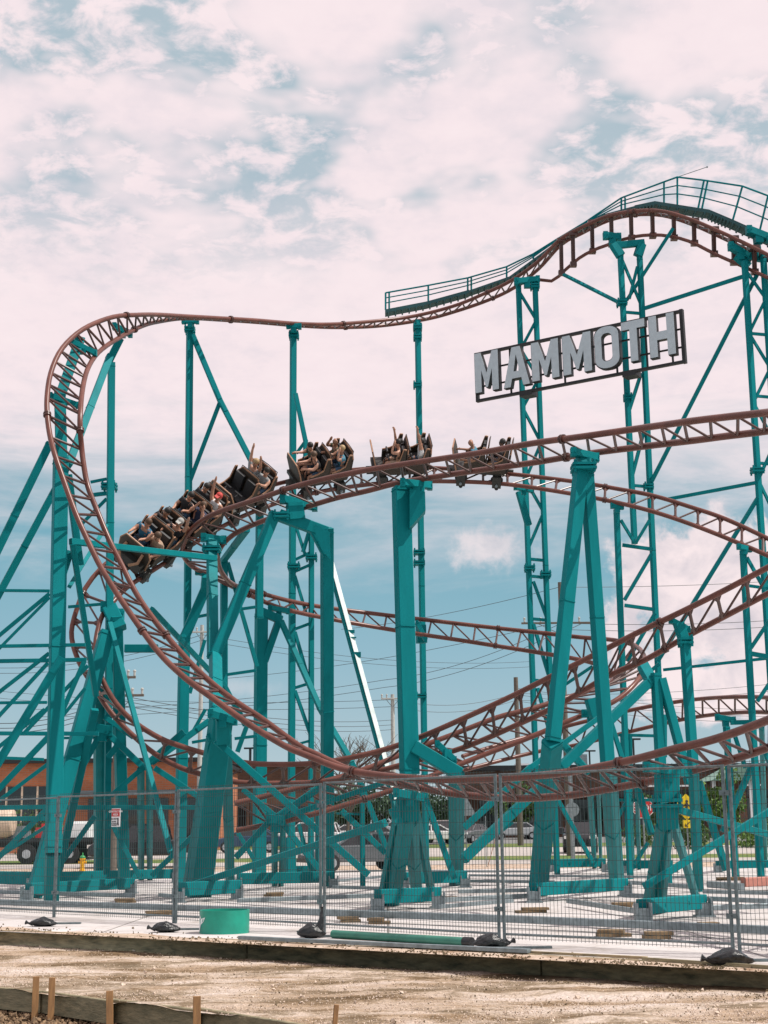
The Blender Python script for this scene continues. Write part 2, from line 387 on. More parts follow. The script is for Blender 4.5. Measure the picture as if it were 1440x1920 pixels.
# ------------------------------------------------------------------ tracks
T1 = [(2000, 1160, 2000, 1205, 15.5), (1700, 1256, 1700, 1308, 18.4), (1500, 1322, 1500, 1378, 21), (1440, 1350, 1440, 1402, 22), (1343, 1385, 1373, 1424, 23), (1262, 1405, 1300, 1444, 23.8), (1180, 1426, 1227, 1463, 24.6), (1100, 1442, 1127, 1482, 25.4),
      (1033, 1452, 1060, 1492, 26), (933, 1460, 960, 1497, 26.8), (833, 1462, 850, 1488, 27.6), (760, 1458, 770, 1474, 28.2), (700, 1452, 705, 1460, 28.8), (640, 1441, 650, 1441, 29.3),
      (567, 1413, 590, 1413, 29.9), (533, 1398, 560, 1398, 30.2), (467, 1358, 497, 1352, 30.8), (400, 1310, 433, 1309, 31.3), (347, 1271, 385, 1270, 31.7), (300, 1226, 344, 1229, 32.1), (253, 1163, 297, 1173, 32.5),
      (213, 1103, 258, 1117, 32.9), (186, 1058, 230, 1063, 33.2), (160, 1004, 205, 1013, 33.5), (140, 958, 183, 960, 33.7), (118, 897, 165, 913, 34), (103, 853, 157, 872, 34.2), (93, 813, 153, 838, 34.5),
      (88, 770, 150, 800, 34.8), (89, 735, 151, 765, 35.1), (95, 700, 155, 728, 35.5), (110, 663, 163, 695, 36), (134, 634, 178, 668, 36.6), (167, 611, 200, 648, 37.3), (213, 594, 233, 628, 38.4), (255, 590.5, 267, 611, 39.5),
      (293, 590, 300, 602.5, 40.8), (347, 593, 350, 596.5, 42.5), (420, 597, 420, 600, 44.5), (480, 600.5, 480, 604, 46), (563, 607, 563, 611, 48.3), (630, 607.5, 635, 614, 49.8), (713, 601, 713, 611, 51.4), (780, 592, 797, 599, 52.2),
      (850, 574, 854, 584, 52.2), (905, 552, 915, 563, 51.8), (957, 527, 963, 540, 51.3), (1008, 491, 1010, 504, 50.7), (1050, 449, 1052, 459, 50.2), (1085, 429, 1090, 438, 49.6), (1137, 406, 1140, 414, 48.9),
      (1188, 396, 1190, 403, 48.2), (1240, 396, 1242, 404, 47.5), (1291, 410, 1293, 419, 46.8), (1342, 431, 1344, 441, 46.2), (1394, 455, 1394, 465, 45.6), (1440, 478, 1440, 488, 45), (1500, 512, 1500, 522, 44.2), (1700, 650, 1700, 661, 41.5), (1900, 790, 1900, 801, 38.5)]
# sign of the depth step for rail B: + means farther
t1root, A1, B1, p1 = track('coaster_track', 'brown tubular track that loops round on the left and sweeps low across the front', T1, 1, .95, .068, .55, n=380)
# lower spine tube under the crest of the hill, with its drop posts
sp = [(962, 541), (998, 523), (1034, 527), (1060, 506), (1086, 484), (1111, 470), (1137, 460), (1188, 444), (1240, 441), (1291, 452), (1342, 477), (1394, 500), (1440, 521), (1500, 552), (1700, 692), (1900, 832)]
spd = [51.8, 51.3, 51, 50.7, 50.1, 49.8, 49.4, 48.7, 48, 47.3, 46.7, 46.1, 45.5, 44.7, 42, 39]
S3 = catmull([(x, y, d) for (x, y), d in zip(sp, spd)], 60)
mb = MB(); mb.tube([P(*q) for q in S3], .062, 10); mb.build('spine_tube', M['rail'], t1root, True)
for x, y0, y1, D in ((1052, 452, 512, 50), (1074, 440, 496, 49.6), (1110, 418, 471, 49.2), (1146, 406, 458, 48.7), (1183, 398, 446, 48.1), (1223, 397, 442, 47.6), (1263, 402, 446, 47.1), (1301, 415, 456, 46.6), (1338, 431, 476, 46.2), (1375, 448, 492, 45.8), (1414, 466, 510, 45.3)):
    mb = MB(); a = P(x, y0, D+.3); b = P(x+1, y1, D+.3+.4); mb.beam(a, b, .13, .13, 10); mb.box(a, Vector((.16, 0, 0)), Vector((0, .16, 0)), Vector((0, 0, .07))); mb.box(b, Vector((.12, 0, 0)), Vector((0, .1, 0)), Vector((0, 0, .09))); mb.build('drop_post', M['tie'], t1root)

T2 = [(2000, 725, 2000, 757, 19), (1700, 744, 1700, 778, 22.6), (1500, 763, 1500, 798, 25), (1440, 773, 1440, 808, 26.2), (1360, 782, 1360, 818, 27.3), (1293, 790, 1300, 826, 28.2), (1193, 804, 1200, 838, 29.8), (1095, 818, 1100, 851, 31), (1000, 831, 1010, 866, 32.3), (900, 849, 905, 881, 33.6),
      (813, 862, 823, 893, 34.8), (740, 873, 745, 906, 35.7), (680, 883, 690, 920, 36.3), (613, 897, 630, 934, 37), (547, 914, 570, 952, 37.8), (500, 930, 520, 967, 38.4), (455, 945, 477, 983, 39), (415, 958, 445, 998, 39.6),
      (383, 973, 424, 1014, 40.1), (359, 993, 412, 1030, 40.7), (344, 1017, 408, 1046, 41.4), (344, 1042, 411, 1063, 42.2), (362, 1063, 420, 1080, 43.1), (390, 1077, 436, 1095, 44), (430, 1097, 465, 1106, 45), (467, 1115, 495, 1114, 45.8),
      (517, 1137, 540, 1126, 46.8), (567, 1150, 585, 1135, 47.6), (627, 1162, 640, 1143, 48.4), (700, 1175, 705, 1151, 49), (773, 1187, 780, 1160, 49.3), (860, 1200, 865, 1170, 49.4), (930, 1211, 935, 1178, 49.3),
      (1000, 1222, 1010, 1186, 49), (1087, 1237, 1090, 1195, 48.4), (1130, 1250, 1150, 1200, 47.6), (1150, 1264, 1190, 1210, 46.5), (1146, 1278, 1207, 1228, 45), (1135, 1285, 1209, 1250, 43.6), (1110, 1293, 1192, 1280, 42.5), (1063, 1308, 1150, 1316, 41.9),
      (1000, 1328, 1063, 1353, 41.5), (933, 1345, 980, 1388, 41.3), (847, 1378, 913, 1413, 41.2), (780, 1403, 860, 1434, 41), (700, 1436, 790, 1462, 40.6), (620, 1462, 700, 1493, 40.2), (540, 1482, 600, 1523, 39.8), (480, 1497, 520, 1543, 39.5), (440, 1506, 443, 1557, 39.3)]
t2root, A2, B2, p2 = track('coaster_track', 'brown middle track crossing in front of the train and doubling back below it', T2, 1, .95, .074, .78, n=330)

T3 = [(1900, 1300, 1900, 1270, 36), (1700, 1180, 1700, 1148, 38.5), (1500, 1072, 1500, 1040, 41), (1440, 1042, 1440, 1010, 42), (1360, 1008, 1360, 973, 43), (1293, 982, 1293, 950, 43.7), (1227, 960, 1227, 930, 44.3), (1160, 943, 1160, 917, 44.8), (1073, 926, 1077, 903, 45.2), (960, 909, 960, 889, 45.6), (860, 903, 860, 880, 45.8), (745, 904, 745, 876, 45.8), (640, 915, 635, 884, 45.5), (560, 931, 550, 900, 45),
      (500, 950, 485, 917, 44.4), (440, 975, 420, 938, 43.6), (385, 1006, 358, 965, 42.8), (340, 1034, 308, 993, 42), (300, 1061, 262, 1019, 41.2), (262, 1085, 220, 1042, 40.5), (235, 1104, 188, 1067, 40), (213, 1127, 160, 1103, 39.6), (193, 1152, 143, 1145, 39.2), (182, 1187, 134, 1185, 38.9), (179, 1222, 140, 1220, 38.6), (184, 1252, 155, 1255, 38.3), (198, 1287, 178, 1290, 38),
      (220, 1322, 205, 1332, 37.7), (252, 1354, 243, 1373, 37.5), (300, 1384, 290, 1413, 37.3), (345, 1401, 340, 1440, 37.2), (390, 1414, 390, 1455, 37.1), (440, 1427, 440, 1466, 37.1), (500, 1433, 500, 1469, 37.1), (600, 1430, 600, 1466, 37),
      (700, 1411, 690, 1450, 36.8), (780, 1385, 775, 1428, 36.6), (860, 1351, 868, 1402, 36.3), (960, 1305, 965, 1361, 35.8), (1040, 1265, 1050, 1320, 35.2), (1130, 1220, 1140, 1268, 34.5), (1200, 1184, 1210, 1237, 34), (1280, 1146, 1290, 1192, 33.4), (1360, 1106, 1370, 1150, 32.6), (1440, 1064, 1440, 1113, 31.8), (1500, 1035, 1500, 1082, 31), (1700, 945, 1700, 990, 28), (1900, 862, 1900, 905, 25)]
t3root, A3, B3, p3 = track('coaster_track', 'brown track that carries the train, then drops and climbs again to the right edge', T3, 1, .95, .07, .8, 'P', n=300)

T6 = [(1900, 1370, 1900, 1396, 36), (1700, 1338, 1700, 1364, 40), (1520, 1318, 1520, 1345, 43), (1440, 1308, 1440, 1336, 46), (1370, 1307, 1370, 1337, 48), (1290, 1313, 1290, 1347, 50), (1190, 1330, 1180, 1372, 51), (1100, 1352, 1085, 1396, 51), (1023, 1372, 1010, 1409, 51), (930, 1398, 915, 1432, 50), (867, 1418, 850, 1450, 49)]
track('coaster_track', 'farthest low brown track curving away behind the tall A shaped column', T6, 1, .95, .07, .9, n=80)

# ------------------------------------------------------------------ steel supports
def foot(mb, p, s=.2):
    mb.box(p+Vector((0, 0, s*.75)), Vector((s*.6, 0, 0)), Vector((0, s*.75, 0)), Vector((0, 0, s*.72)))
    for a in (-1, 1): mb.box(p+Vector((a*s*.72, -s*.2, s)), Vector((.02, 0, 0)), Vector((0, s*.8, 0)), Vector((0, 0, s)))
    mb.box(p+Vector((0, -s*.1, .015)), Vector((s*1.1, 0, 0)), Vector((0, s, 0)), Vector((0, 0, .014)))
    mb.cyl(p+Vector((-s*.9, -s*.3, s*1.05)), p+Vector((s*.9, -s*.3, s*1.05)), s*.16, 8)
NAMES = {'c': 'column', 'l': 'leg', 'b': 'brace', 'r': 'rung', 'h': 'head_bracket', 'f': 'base_beam', 'a': 'arm'}
def support(label, D, parts, rot=25, name='support_frame', base=None, cat='steel support', group='teal steel supports of the roller coaster'):
    items = []; lowest = None
    for it in parts:
        k = it[0]
        if k == 'g':                     # bolted flange pair on a member: x, y, D, size px
            items.append((k, P(it[1], it[2], it[3] or D), it[4])); continue
        _, x1, y1, x2, y2, w, *rest = it
        D1 = rest[0] if len(rest) > 0 and rest[0] is not None else D
        D2 = rest[1] if len(rest) > 1 and rest[1] is not None else D1
        p = PP((x1, y1, D1))
        if y2 is None: q = Vector((p.x, p.y, 0.0))
        else: q = PP((x2, y2, D2))
        ww = rest[2] if len(rest) > 2 else None
        items.append((k, p, q, w, ww))
        for s_ in (p, q):
            if lowest is None or s_.z < lowest.z: lowest = s_
    root = empty(name, label, cat, Vector((lowest.x, lowest.y, max(0, lowest.z if lowest.z > .6 else 0))), group)
    for it in items:
        if it[0] == 'g':
            p, s_ = it[1], it[2]/F*it[1].y; mb = MB()
            mb.box(p+Vector((0, 0, .045)), Vector((s_/2, 0, 0)), Vector((0, s_/2, 0)), Vector((0, 0, .028)))
            mb.box(p-Vector((0, 0, .045)), Vector((s_/2, 0, 0)), Vector((0, s_/2, 0)), Vector((0, 0, .028)))
            for a in (-1, 1):
                for b in (-1, 1):
                    mb.cyl(p+Vector((a*s_*.4, b*s_*.4, -.14)), p+Vector((a*s_*.4, b*s_*.4, .14)), .03, 6)
            mb.build('flange', M['teal'], root); continue
        k, p, q, w, w2 = it
        Dm = (p.y+q.y)/2; wm = w/F*Dm
        mb = MB()
        if k in 'cl':
            ww = wm/(math.cos(R(rot))+.75*math.sin(R(rot)))
            if wm > .17 and (q-p).length > 3:
                for f_ in (.012, .5, .985):
                    tt_ = (q-p).normalized(); c_ = p.lerp(q, f_); mb.beam(c_-tt_*.012, c_+tt_*.012, ww*1.10, ww*.95, rot)
            mb.beam(p, q, ww, ww*.85, rot, w2=(w2/F*Dm/(math.cos(R(rot))+.75*math.sin(R(rot))) if w2 else None), ch=.05)
        elif k in 'bra':
            mb.beam(p, q, wm*.92, wm*.75, rot*.6, ch=.07)
            if k in 'b' and wm > .18:    # end plates with bolts
                t = (q-p).normalized()
                for e, s_ in ((p, 1), (q, -1)):
                    mb.beam(e+t*s_*.05, e+t*s_*.42, wm*.75, wm*.98, rot*.6)
        elif k == 'h':                    # saddle under the rails
            t = (q-p); mb.beam(p, q, wm, wm*1.2, rot*.4, ch=.04)
            for e in (p, q): mb.box(e, Vector((wm*.38, 0, 0)), Vector((0, wm*.55, 0)), Vector((0, 0, wm*.62)))
            for e in (p, q):
                for sx in (-1, 1): mb.cyl(e+Vector((sx*wm*.25, -wm*.55, 0)), e+Vector((sx*wm*.25, -wm*.68, 0)), .028, 6)
            c = (p+q)/2; mb.box(c-Vector((0, 0, wm*.9)), Vector((wm*.55, 0, 0)), Vector((0, wm*.5, 0)), Vector((0, 0, wm*.5)))
        elif k == 'f':
            p = Vector((p.x, p.y, wm*.62+.10)); q = Vector((q.x, q.y, wm*.62+.10))
            mb.beam(p, q, wm, wm*.8, 0, ch=.05)
            t = (q-p).normalized()
            for f_ in (.33, .72): mb.cyl(p.lerp(q, f_)+Vector((0, -wm*.5, 0)), p.lerp(q, f_)+Vector((0, -wm*.38, 0)), .05, 6)
            fb = MB(); foot(fb, Vector((p.x, p.y-.10, 0)), .16); fb.build('footing_bracket', M['galv'], root)
            fb = MB(); foot(fb, Vector((q.x, q.y-.10, 0)), .16); fb.build('footing_bracket', M['galv'], root)
        mb.build(NAMES[k], M['teal'], root)
    return root
def gusset(root, pts, D, th=.03, m=None):      # flat steel plate in a vertical plane
    q = [P(x, y, D) for x, y in pts]; mb = MB(); n = len(q); a = [v+Vector((0, -th, 0)) for v in q]; b = [v+Vector((0, th, 0)) for v in q]
    s_ = sum((q[i].x*q[(i+1) % n].z-q[(i+1) % n].x*q[i].z) for i in range(n))
    f1 = tuple(range(n)); f2 = tuple(range(2*n-1, n-1, -1)); sd_ = [(i, n+i, n+(i+1) % n, (i+1) % n) for i in range(n)]
    if s_ < 0: f1 = f1[::-1]; f2 = f2[::-1]; sd_ = [f[::-1] for f in sd_]
    mb.add(a+b, [f1, f2]+sd_); mb.build('gusset_plate', m or M['teal'], root)

def tower(label, D, legs, zig, rungs, extra=(), flanges=(), w=11, zw=6, rot=25):
    """legs: two polylines [(x,y),...]; zig: y values for the zig-zag between them"""
    def xat(leg, y):
        for i in range(len(leg)-1):
            if leg[i][1] <= y <= leg[i+1][1]:
                f = (y-leg[i][1])/(leg[i+1][1]-leg[i][1]); return leg[i][0]+f*(leg[i+1][0]-leg[i][0])
        return leg[-1][0] if y > leg[-1][1] else leg[0][0]
    parts = []
    for L_ in legs:
        (x1, y1), (x2, y2) = L_[0], L_[-1]
        if y2 > 1500:
            yb = 1560+4050/D; x2 = x1+(x2-x1)*(yb-y1)/(y2-y1); y2 = yb
        parts.append(('l', x1, y1, x2, y2, w, D, D))
    for i in range(len(zig)-1):
        a, b = (legs[0], legs[1]) if i % 2 == 0 else (legs[1], legs[0])
        parts.append(('b', xat(a, zig[i]), zig[i], xat(b, zig[i+1]), zig[i+1], zw, D, D))
    for y in rungs: parts.append(('r', xat(legs[0], y), y, xat(legs[1], y), y+3, zw, D, D))
    parts += [(*e,) for e in extra]
    for x, y in flanges: parts.append(('g', x, y, D, 20))
    return support(label, D, parts, rot)

# left group --------------------------------------------------------
s1 = support('huge left column with two long raking legs leaving the left edge of the photo', 34.5, [
    ('c', 114, 860, 100, 1600, 33, 35, 34), ('c', 99, 1600, 96, 1690, 30, 34, 'g'),
    ('a', 116, 885, 112, 735, 24, 35.1, 35.9), ('a', 112, 745, 150, 636, 21, 35.9, 37.2),
    ('h', 95, 742, 146, 760, 10, 35.6, 35.9), ('h', 133, 640, 178, 662, 10, 36.8, 37.2),
    ('l', 94, 830, -40, 1105, 18, 35, 35), ('l', 136, 1020, 180, 1305, 12, 35, 37),
    ('b', 132, 1035, 108, 1110, 14, 35.4, 35), ('l', 128, 890, 150, 1060, 16, 35.2, 35.6)])
s1b = support('lattice braces low on the left edge tied into the huge left column', 36, [
    ('b', 116, 1232, -30, 1475, 17, 33.6, 33.6), ('r', -20, 1107, 93, 1108, 6), ('b', -20, 1207, 93, 1113, 8), ('b', -20, 1235, 93, 1120, 6), ('r', -20, 1212, 160, 1209, 7), ('r', -20, 1240, 162, 1237, 8),
    ('b', -20, 1312, 92, 1225, 8), ('b', -20, 1362, 90, 1243, 8), ('r', -20, 1318, 88, 1317, 6), ('r', -20, 1375, 185, 1376, 8), ('b', -20, 1415, 84, 1330, 8), ('b', 45, 1375, 165, 1248, 8),
    ('b', 112, 1345, 158, 1240, 10), ('b', 110, 1352, 160, 1290, 7), ('r', -20, 1420, 82, 1424, 6), ('b', -20, 1498, 100, 1372, 12), ('b', -20, 1515, 100, 1425, 8), ('r', -20, 1515, 120, 1512, 9), ('r', -20, 1535, 110, 1535, 9),
    ('b', -20, 1625, 95, 1510, 11), ('b', -20, 1618, 110, 1535, 7), ('f', -60, 1665, 62, 1668, 22, 'g', 'g')])
s2 = support('A shaped left frame whose pale raking strut stands under the small turn', 37, [
    ('c', 218, 1155, 233, 1668, 24, 39, 'g'), ('l', 201, 1185, 62, 1684, 33, 38.2, 'g'), ('l', 206, 1168, 320, 1598, 11, 38.2, 35), ('l', 178, 1330, 100, 1676, 16, 37, 'g'),
    ('h', 196, 1138, 226, 1152, 16, 39.2, 39.6), ('a', 205, 1140, 224, 1180, 30, 39.2, 39.0), ('f', 52, 1688, 247, 1675, 19, 'g', 'g')])
s3 = support('slim double column with a gable of braces behind the A shaped left frame', 39, [
    ('c', 184, 1290, 184, 1655, 17, 39, 'g'), ('c', 201, 1290, 198, 1655, 13, 39, 'g'), ('c', 264, 1440, 265, 1650, 12, 39, 'g'), ('c', 280, 1440, 281, 1650, 11, 39, 'g'),
    ('b', 196, 1370, 268, 1438, 12), ('b', 186, 1380, 105, 1530, 12), ('b', 203, 1420, 222, 1395, 12), ('b', 270, 1438, 208, 1492, 10), ('b', 290, 1440, 378, 1498, 11), ('b', 268, 1440, 345, 1372, 14),
    ('b', 178, 1530, 108, 1628, 10), ('b', 210, 1545, 262, 1645, 9), ('b', 284, 1642, 385, 1545, 10), ('r', 90, 1375, 185, 1376, 8), ('r', 110, 1384, 182, 1383, 5), ('r', 125, 1514, 380, 1514, 9), ('f', 90, 1662, 332, 1655, 17, 'g', 'g'), ('h', 180, 1365, 206, 1370, 16), ('a', 196, 1345, 250, 1382, 10)])
s4 = support('tall column with leaning arm holding the top of the left turn', 39.5, [
    ('c', 209, 680, 204, 1300, 16, 39.5, 39), ('l', 226, 634, 203, 680, 17, 39.3, 39.5), ('l', 206, 668, 128, 872, 17, 39.4, 36), ('l', 130, 868, -40, 1185, 16, 36.2, 36),
    ('h', 215, 612, 244, 626, 11, 39.6, 39.9), ('g', 205, 912, 39.5, 28), ('r', 170, 904, 200, 898, 6), ('r', 175, 928, 200, 925, 8), ('b', 200, 935, 138, 998, 7), ('b', 200, 985, 130, 1100, 8, 38, 35.5), ('r', 128, 1138, 200, 1132, 6), ('r', 234, 1216, 296, 1216, 16, 39, 39), ('c', 204, 1300, 200, 1640, 14, 39.4, 39.4)])
s5 = support('tall straight column with a raking strut that forks down behind the train', 46, [
    ('c', 356, 612, 351, 1190, 15, 45, 45), ('b', 361, 628, 413, 752, 11, 45, 44.8), ('b', 413, 752, 486, 893, 11, 44.8, 44.6), ('b', 412, 755, 355, 905, 9, 44.9, 45), ('c', 487, 885, 487, 935, 14, 44.6, 44.6),
    ('h', 344, 602, 370, 602, 9, 44.6, 44.6), ('g', 356, 618, 45, 20), ('c', 487, 930, 486, 1160, 16, 44.6, 44.6), ('g', 487, 925, 44.6, 24)])
s6 = support('stout column with elbow arm holding the tail of the middle track turn', 44, [
    ('c', 346, 1190, 346, None, 23, 44), ('a', 346, 1195, 385, 1105, 20, 44, 44), ('a', 383, 1112, 386, 1080, 16, 44, 43.6), ('h', 370, 1072, 400, 1080, 10, 43.6, 44),
    ('c', 420, 1050, 420, 1330, 15, 45), ('l', 463, 992, 418, 1052, 14, 41, 45), ('b', 427, 1055, 482, 1250, 8, 45), ('b', 384, 1200, 356, 1300, 7), ('r', 362, 1158, 388, 1153, 6), ('r', 430, 1145, 480, 1138, 6), ('r', 425, 1265, 480, 1257, 6), ('b', 418, 1280, 460, 1360, 10), ('b', 385, 1330, 360, 1375, 7), ('r', 360, 1392, 390, 1387, 6), ('r', 440, 1385, 482, 1380, 6),
    ('b', 284, 1142, 400, 1265, 10, 38, 42), ('b', 400, 1265, 462, 1355, 9, 42, 44), ('b', 392, 1352, 284, 1430, 13, 40, 39.5)])
s7 = support('wide footed column below the end of the horizontal tie, under the swooping rails', 33, [
    ('c', 397, 1015, 399, 1232, 22, 40, 37.5), ('c', 404, 1228, 405, 1335, 25, 37.5, 35), ('l', 416, 1335, 372, 1682, 44, 33, 'g', 50), ('l', 424, 1375, 432, 1670, 18, 33.2, 'g'), ('l', 398, 1380, 350, 1675, 20, 33.2, 'g'),
    ('h', 382, 1008, 420, 1013, 13, 40.3, 40.5), ('h', 395, 1338, 440, 1352, 13, 32.2, 32.4), ('a', 418, 1345, 418, 1390, 28, 32.4, 32.8), ('f', 336, 1692, 446, 1686, 24, 'g', 'g'),
    ('b', 132, 1015, 404, 1047, 12, 35, 38.6), ('b', 404, 1388, 690, 1640, 13, 32.8, 34), ('b', 352, 1662, 722, 1543, 13, 35, 29), ('g', 397, 1030, 39.8, 34)], rot=22)
s8 = support('arch shaped portal with bent shoulder and long raking left leg', 38.5, [
    ('l', 516, 962, 401, 1232, 25, 38.2, 37.5), ('a', 523, 966, 612, 999, 24, 38.3, 38.6), ('c', 613, 990, 614, 1662, 25, 38.6, 'g'), ('b', 585, 990, 612, 1042, 16, 38.5, 38.6),
    ('h', 530, 936, 590, 950, 14, 38.2, 38.8), ('a', 552, 945, 556, 975, 34, 38.4, 38.4), ('f', 445, 1668, 626, 1664, 20, 'g', 'g'), ('g', 528, 967, 38.2, 30), ('c', 515, 1540, 515, 1662, 11, 38.6, 'g'), ('c', 531, 1540, 527, 1662, 10, 38.6, 'g'),
    ('h', 505, 1535, 528, 1538, 16), ('b', 518, 1532, 455, 1480, 10), ('b', 520, 1532, 600, 1476, 14), ('b', 505, 1540, 442, 1608, 12), ('b', 526, 1540, 600, 1632, 11), ('b', 525, 1535, 735, 1462, 10, 38.6, 37)], rot=22)
gusset(s8, [(590, 983), (618, 998), (620, 1050), (606, 1035), (592, 1003)], 38.3)
s9 = support('tall twin leg lattice tower with the second post from the left of the upper track', 48, [
    ('c', 550, 618, 550, None, 14, 48.3), ('c', 584, 985, 584, None, 11, 48.3), ('b', 554, 738, 573, 828, 9, 47.8), ('c', 573, 825, 573, 945, 10, 47.8), ('b', 556, 850, 572, 828, 7, 48),
    ('h', 540, 611, 562, 612, 9, 48, 48), ('g', 551, 629, 48.3, 20), ('g', 551, 1062, 48.3, 24), ('g', 584, 1045, 48.3, 22), ('r', 552, 1050, 584, 1035, 6, 48.3), ('r', 552, 1072, 584, 1058, 6, 48.3),
    ('b', 556, 990, 572, 1040, 6, 48.3), ('b', 582, 988, 568, 1035, 8, 48.3), ('b', 553, 1080, 574, 1150, 6, 48.3), ('r', 552, 1180, 584, 1168, 6, 48.3), ('b', 553, 1185, 583, 1290, 7, 48.3), ('r', 552, 1290, 584, 1280, 6, 48.3), ('b', 553, 1295, 583, 1380, 7, 48.3), ('r', 552, 1397, 584, 1388, 5, 48.3)])
s10 = support('dark column with a forked head under the middle track below the train', 46, [
    ('c', 490, 1150, 490, None, 26, 46.4), ('c', 487, 1000, 487, 1160, 14, 45), ('a', 490, 1147, 528, 1163, 17, 46.4), ('l', 524, 1160, 496, 1240, 15, 46.4), ('l', 527, 1165, 601, 1330, 12, 46.2, 45), ('l', 601, 1330, 660, 1430, 12, 45, 44), ('h', 506, 1140, 540, 1146, 9, 46.4, 47), ('b', 465, 1355, 445, 1410, 9, 45)])
M['sunglare'] = mat('painted_sun_glare', (.62, .72, .70), .5, var=.12, scale=3)  # sun glare on the teal prop, painted as a pale colour
s11 = empty('raking_prop', 'long raking teal prop with sun glare painted on as a pale plate, behind the arch portal', 'steel prop', G(722, 1600), 'teal steel supports of the roller coaster')
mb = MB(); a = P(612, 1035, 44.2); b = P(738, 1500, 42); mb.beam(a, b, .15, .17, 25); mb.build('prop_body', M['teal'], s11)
mb = MB(); o = Vector((.075, -.10, .02)); mb.beam(a+o, b+o, .14, .02, 25); mb.build('sun_glare_plate', M['sunglare'], s11)  # added plate that carries the painted glare along the prop
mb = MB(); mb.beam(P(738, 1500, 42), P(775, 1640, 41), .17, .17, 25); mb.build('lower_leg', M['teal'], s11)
for f_, h_ in ((.345, .05), (.37, .02), (.44, .08)):
    mb = MB(); q = a.lerp(b, f_)+o; mb.box(q, Vector((.12, 0, 0)), Vector((0, .03, 0)), Vector((0, 0, h_))); mb.build('clamp', M['teal'], s11)  # teal bands added as the shadow bars that cross the glare

# central column
s12 = support('broad square central column with wedge head and outrigger arm to the right', 36, [
    ('c', 752, 914, 768, 1452, 37, 36.4, 36), ('c', 767, 1450, 790, 1656, 20, 36.2, 'g'), ('a', 775, 1400, 862, 1452, 26, 35.9, 36), ('c', 856, 1450, 856, 1660, 27, 36, 'g'), ('b', 798, 1498, 852, 1648, 11, 36),
    ('h', 755, 905, 806, 911, 13, 35.8, 36.4), ('a', 783, 905, 783, 935, 26, 36.2, 36.2), ('f', 758, 1668, 872, 1664, 21, 'g', 'g'), ('h', 820, 1395, 852, 1425, 11, 36.2, 36.2), ('c', 838, 1405, 838, 1440, 18, 36.2)], rot=20)
mb = MB()
W_ = [(768, 916), (797, 922), (798, 956), (768, 990)]
q = [P(x, y, 36.0) for x, y in W_]; q2 = [v+Vector((0, .5, 0)) for v in q]
mb.add(q+q2, [(0, 3, 2, 1), (4, 5, 6, 7), (0, 1, 5, 4), (1, 2, 6, 5), (2, 3, 7, 6), (3, 0, 4, 7)]); mb.build('wedge_head', M['teal'], s12)
s13 = support('short trapezoid frame with splayed legs under the lowest point of the front rails', 28, [
    ('h', 742, 1486, 795, 1496, 14, 27.8, 28.2), ('a', 765, 1492, 766, 1535, 40, 28.2, 28.4), ('l', 752, 1500, 714, 1698, 18, 28.2, 'g'), ('l', 764, 1530, 734, 1698, 28, 28.3, 'g'), ('l', 772, 1540, 782, 1690, 22, 28.6, 'g'), ('l', 778, 1515, 812, 1688, 15, 28.4, 'g'),
    ('f', 708, 1708, 822, 1702, 25, 'g', 'g'), ('b', 748, 1545, 735, 1515, 16, 28)], rot=22)
s14 = support('tall narrow A shaped column with wide front foot right of centre', 31, [
    ('c', 1094, 858, 1093, 885, 30, 31.3, 31.2), ('l', 1089, 880, 1036, 1390, 29, 31.2, 30.7), ('l', 1036, 1388, 1008, 1680, 36, 30.7, 'g'), ('l', 1100, 885, 1140, 1440, 27, 31.3, 31.6), ('l', 1139, 1430, 1158, 1668, 30, 31.6, 'g'),
    ('h', 1075, 848, 1118, 858, 14, 31, 31.5), ('g', 1094, 877, 31.2, 46), ('f', 1000, 1692, 1172, 1680, 22, 'g', 'g'), ('b', 1138, 1330, 1172, 1440, 9, 32)], rot=24)
s15 = support('dark A frame with one very long strut running down to the left', 39, [
    ('c', 1230, 1262, 1233, None, 20, 40), ('l', 1240, 1272, 1293, 1470, 18, 40, 40), ('l', 1218, 1278, 1050, 1440, 20, 40, 39), ('l', 1050, 1440, 868, 1612, 20, 39, 38), ('b', 1124, 1345, 996, 1438, 10, 38, 37.4), ('b', 996, 1438, 870, 1552, 13, 37.4, 37),
    ('a', 1205, 1248, 1226, 1285, 22, 40.5, 40), ('c', 1246, 1340, 1246, 1420, 9, 41), ('b', 1050, 1390, 1105, 1450, 14, 42), ('a', 1108, 1310, 1118, 1345, 24, 41, 41), ('h', 1095, 1338, 1120, 1342, 12, 41.4, 41.4)], rot=20)
s16 = support('slim vertical post with curved saddle head under the climbing rails at right', 33.6, [
    ('c', 1284, 1200, 1300, 1440, 20, 33.6, 33.4), ('c', 1300, 1440, 1310, 1672, 19, 33.4, 'g'), ('a', 1272, 1168, 1284, 1205, 20, 33.6, 33.6), ('h', 1258, 1163, 1290, 1180, 10, 33.7, 33.9), ('g', 1285, 1202, 33.6, 26)])
s17 = support('box headed short frame with long diagonal tie rods near the right edge', 23.8, [
    ('h', 1212, 1438, 1290, 1450, 15, 23.6, 24.2), ('a', 1250, 1452, 1251, 1500, 42, 24, 24), ('g', 1250, 1506, 24, 50), ('a', 1250, 1510, 1252, 1552, 36, 24, 24.1), ('l', 1243, 1545, 1213, 1712, 24, 24.1, 'g'), ('l', 1252, 1550, 1238, 1712, 20, 24.2, 'g'), ('l', 1263, 1545, 1309, 1696, 16, 24.2, 'g'),
    ('f', 1204, 1730, 1318, 1718, 26, 'g', 'g'), ('b', 1270, 1518, 1470, 1573, 13, 24, 26), ('b', 1208, 1662, 1470, 1505, 13, 24, 25)], rot=22)

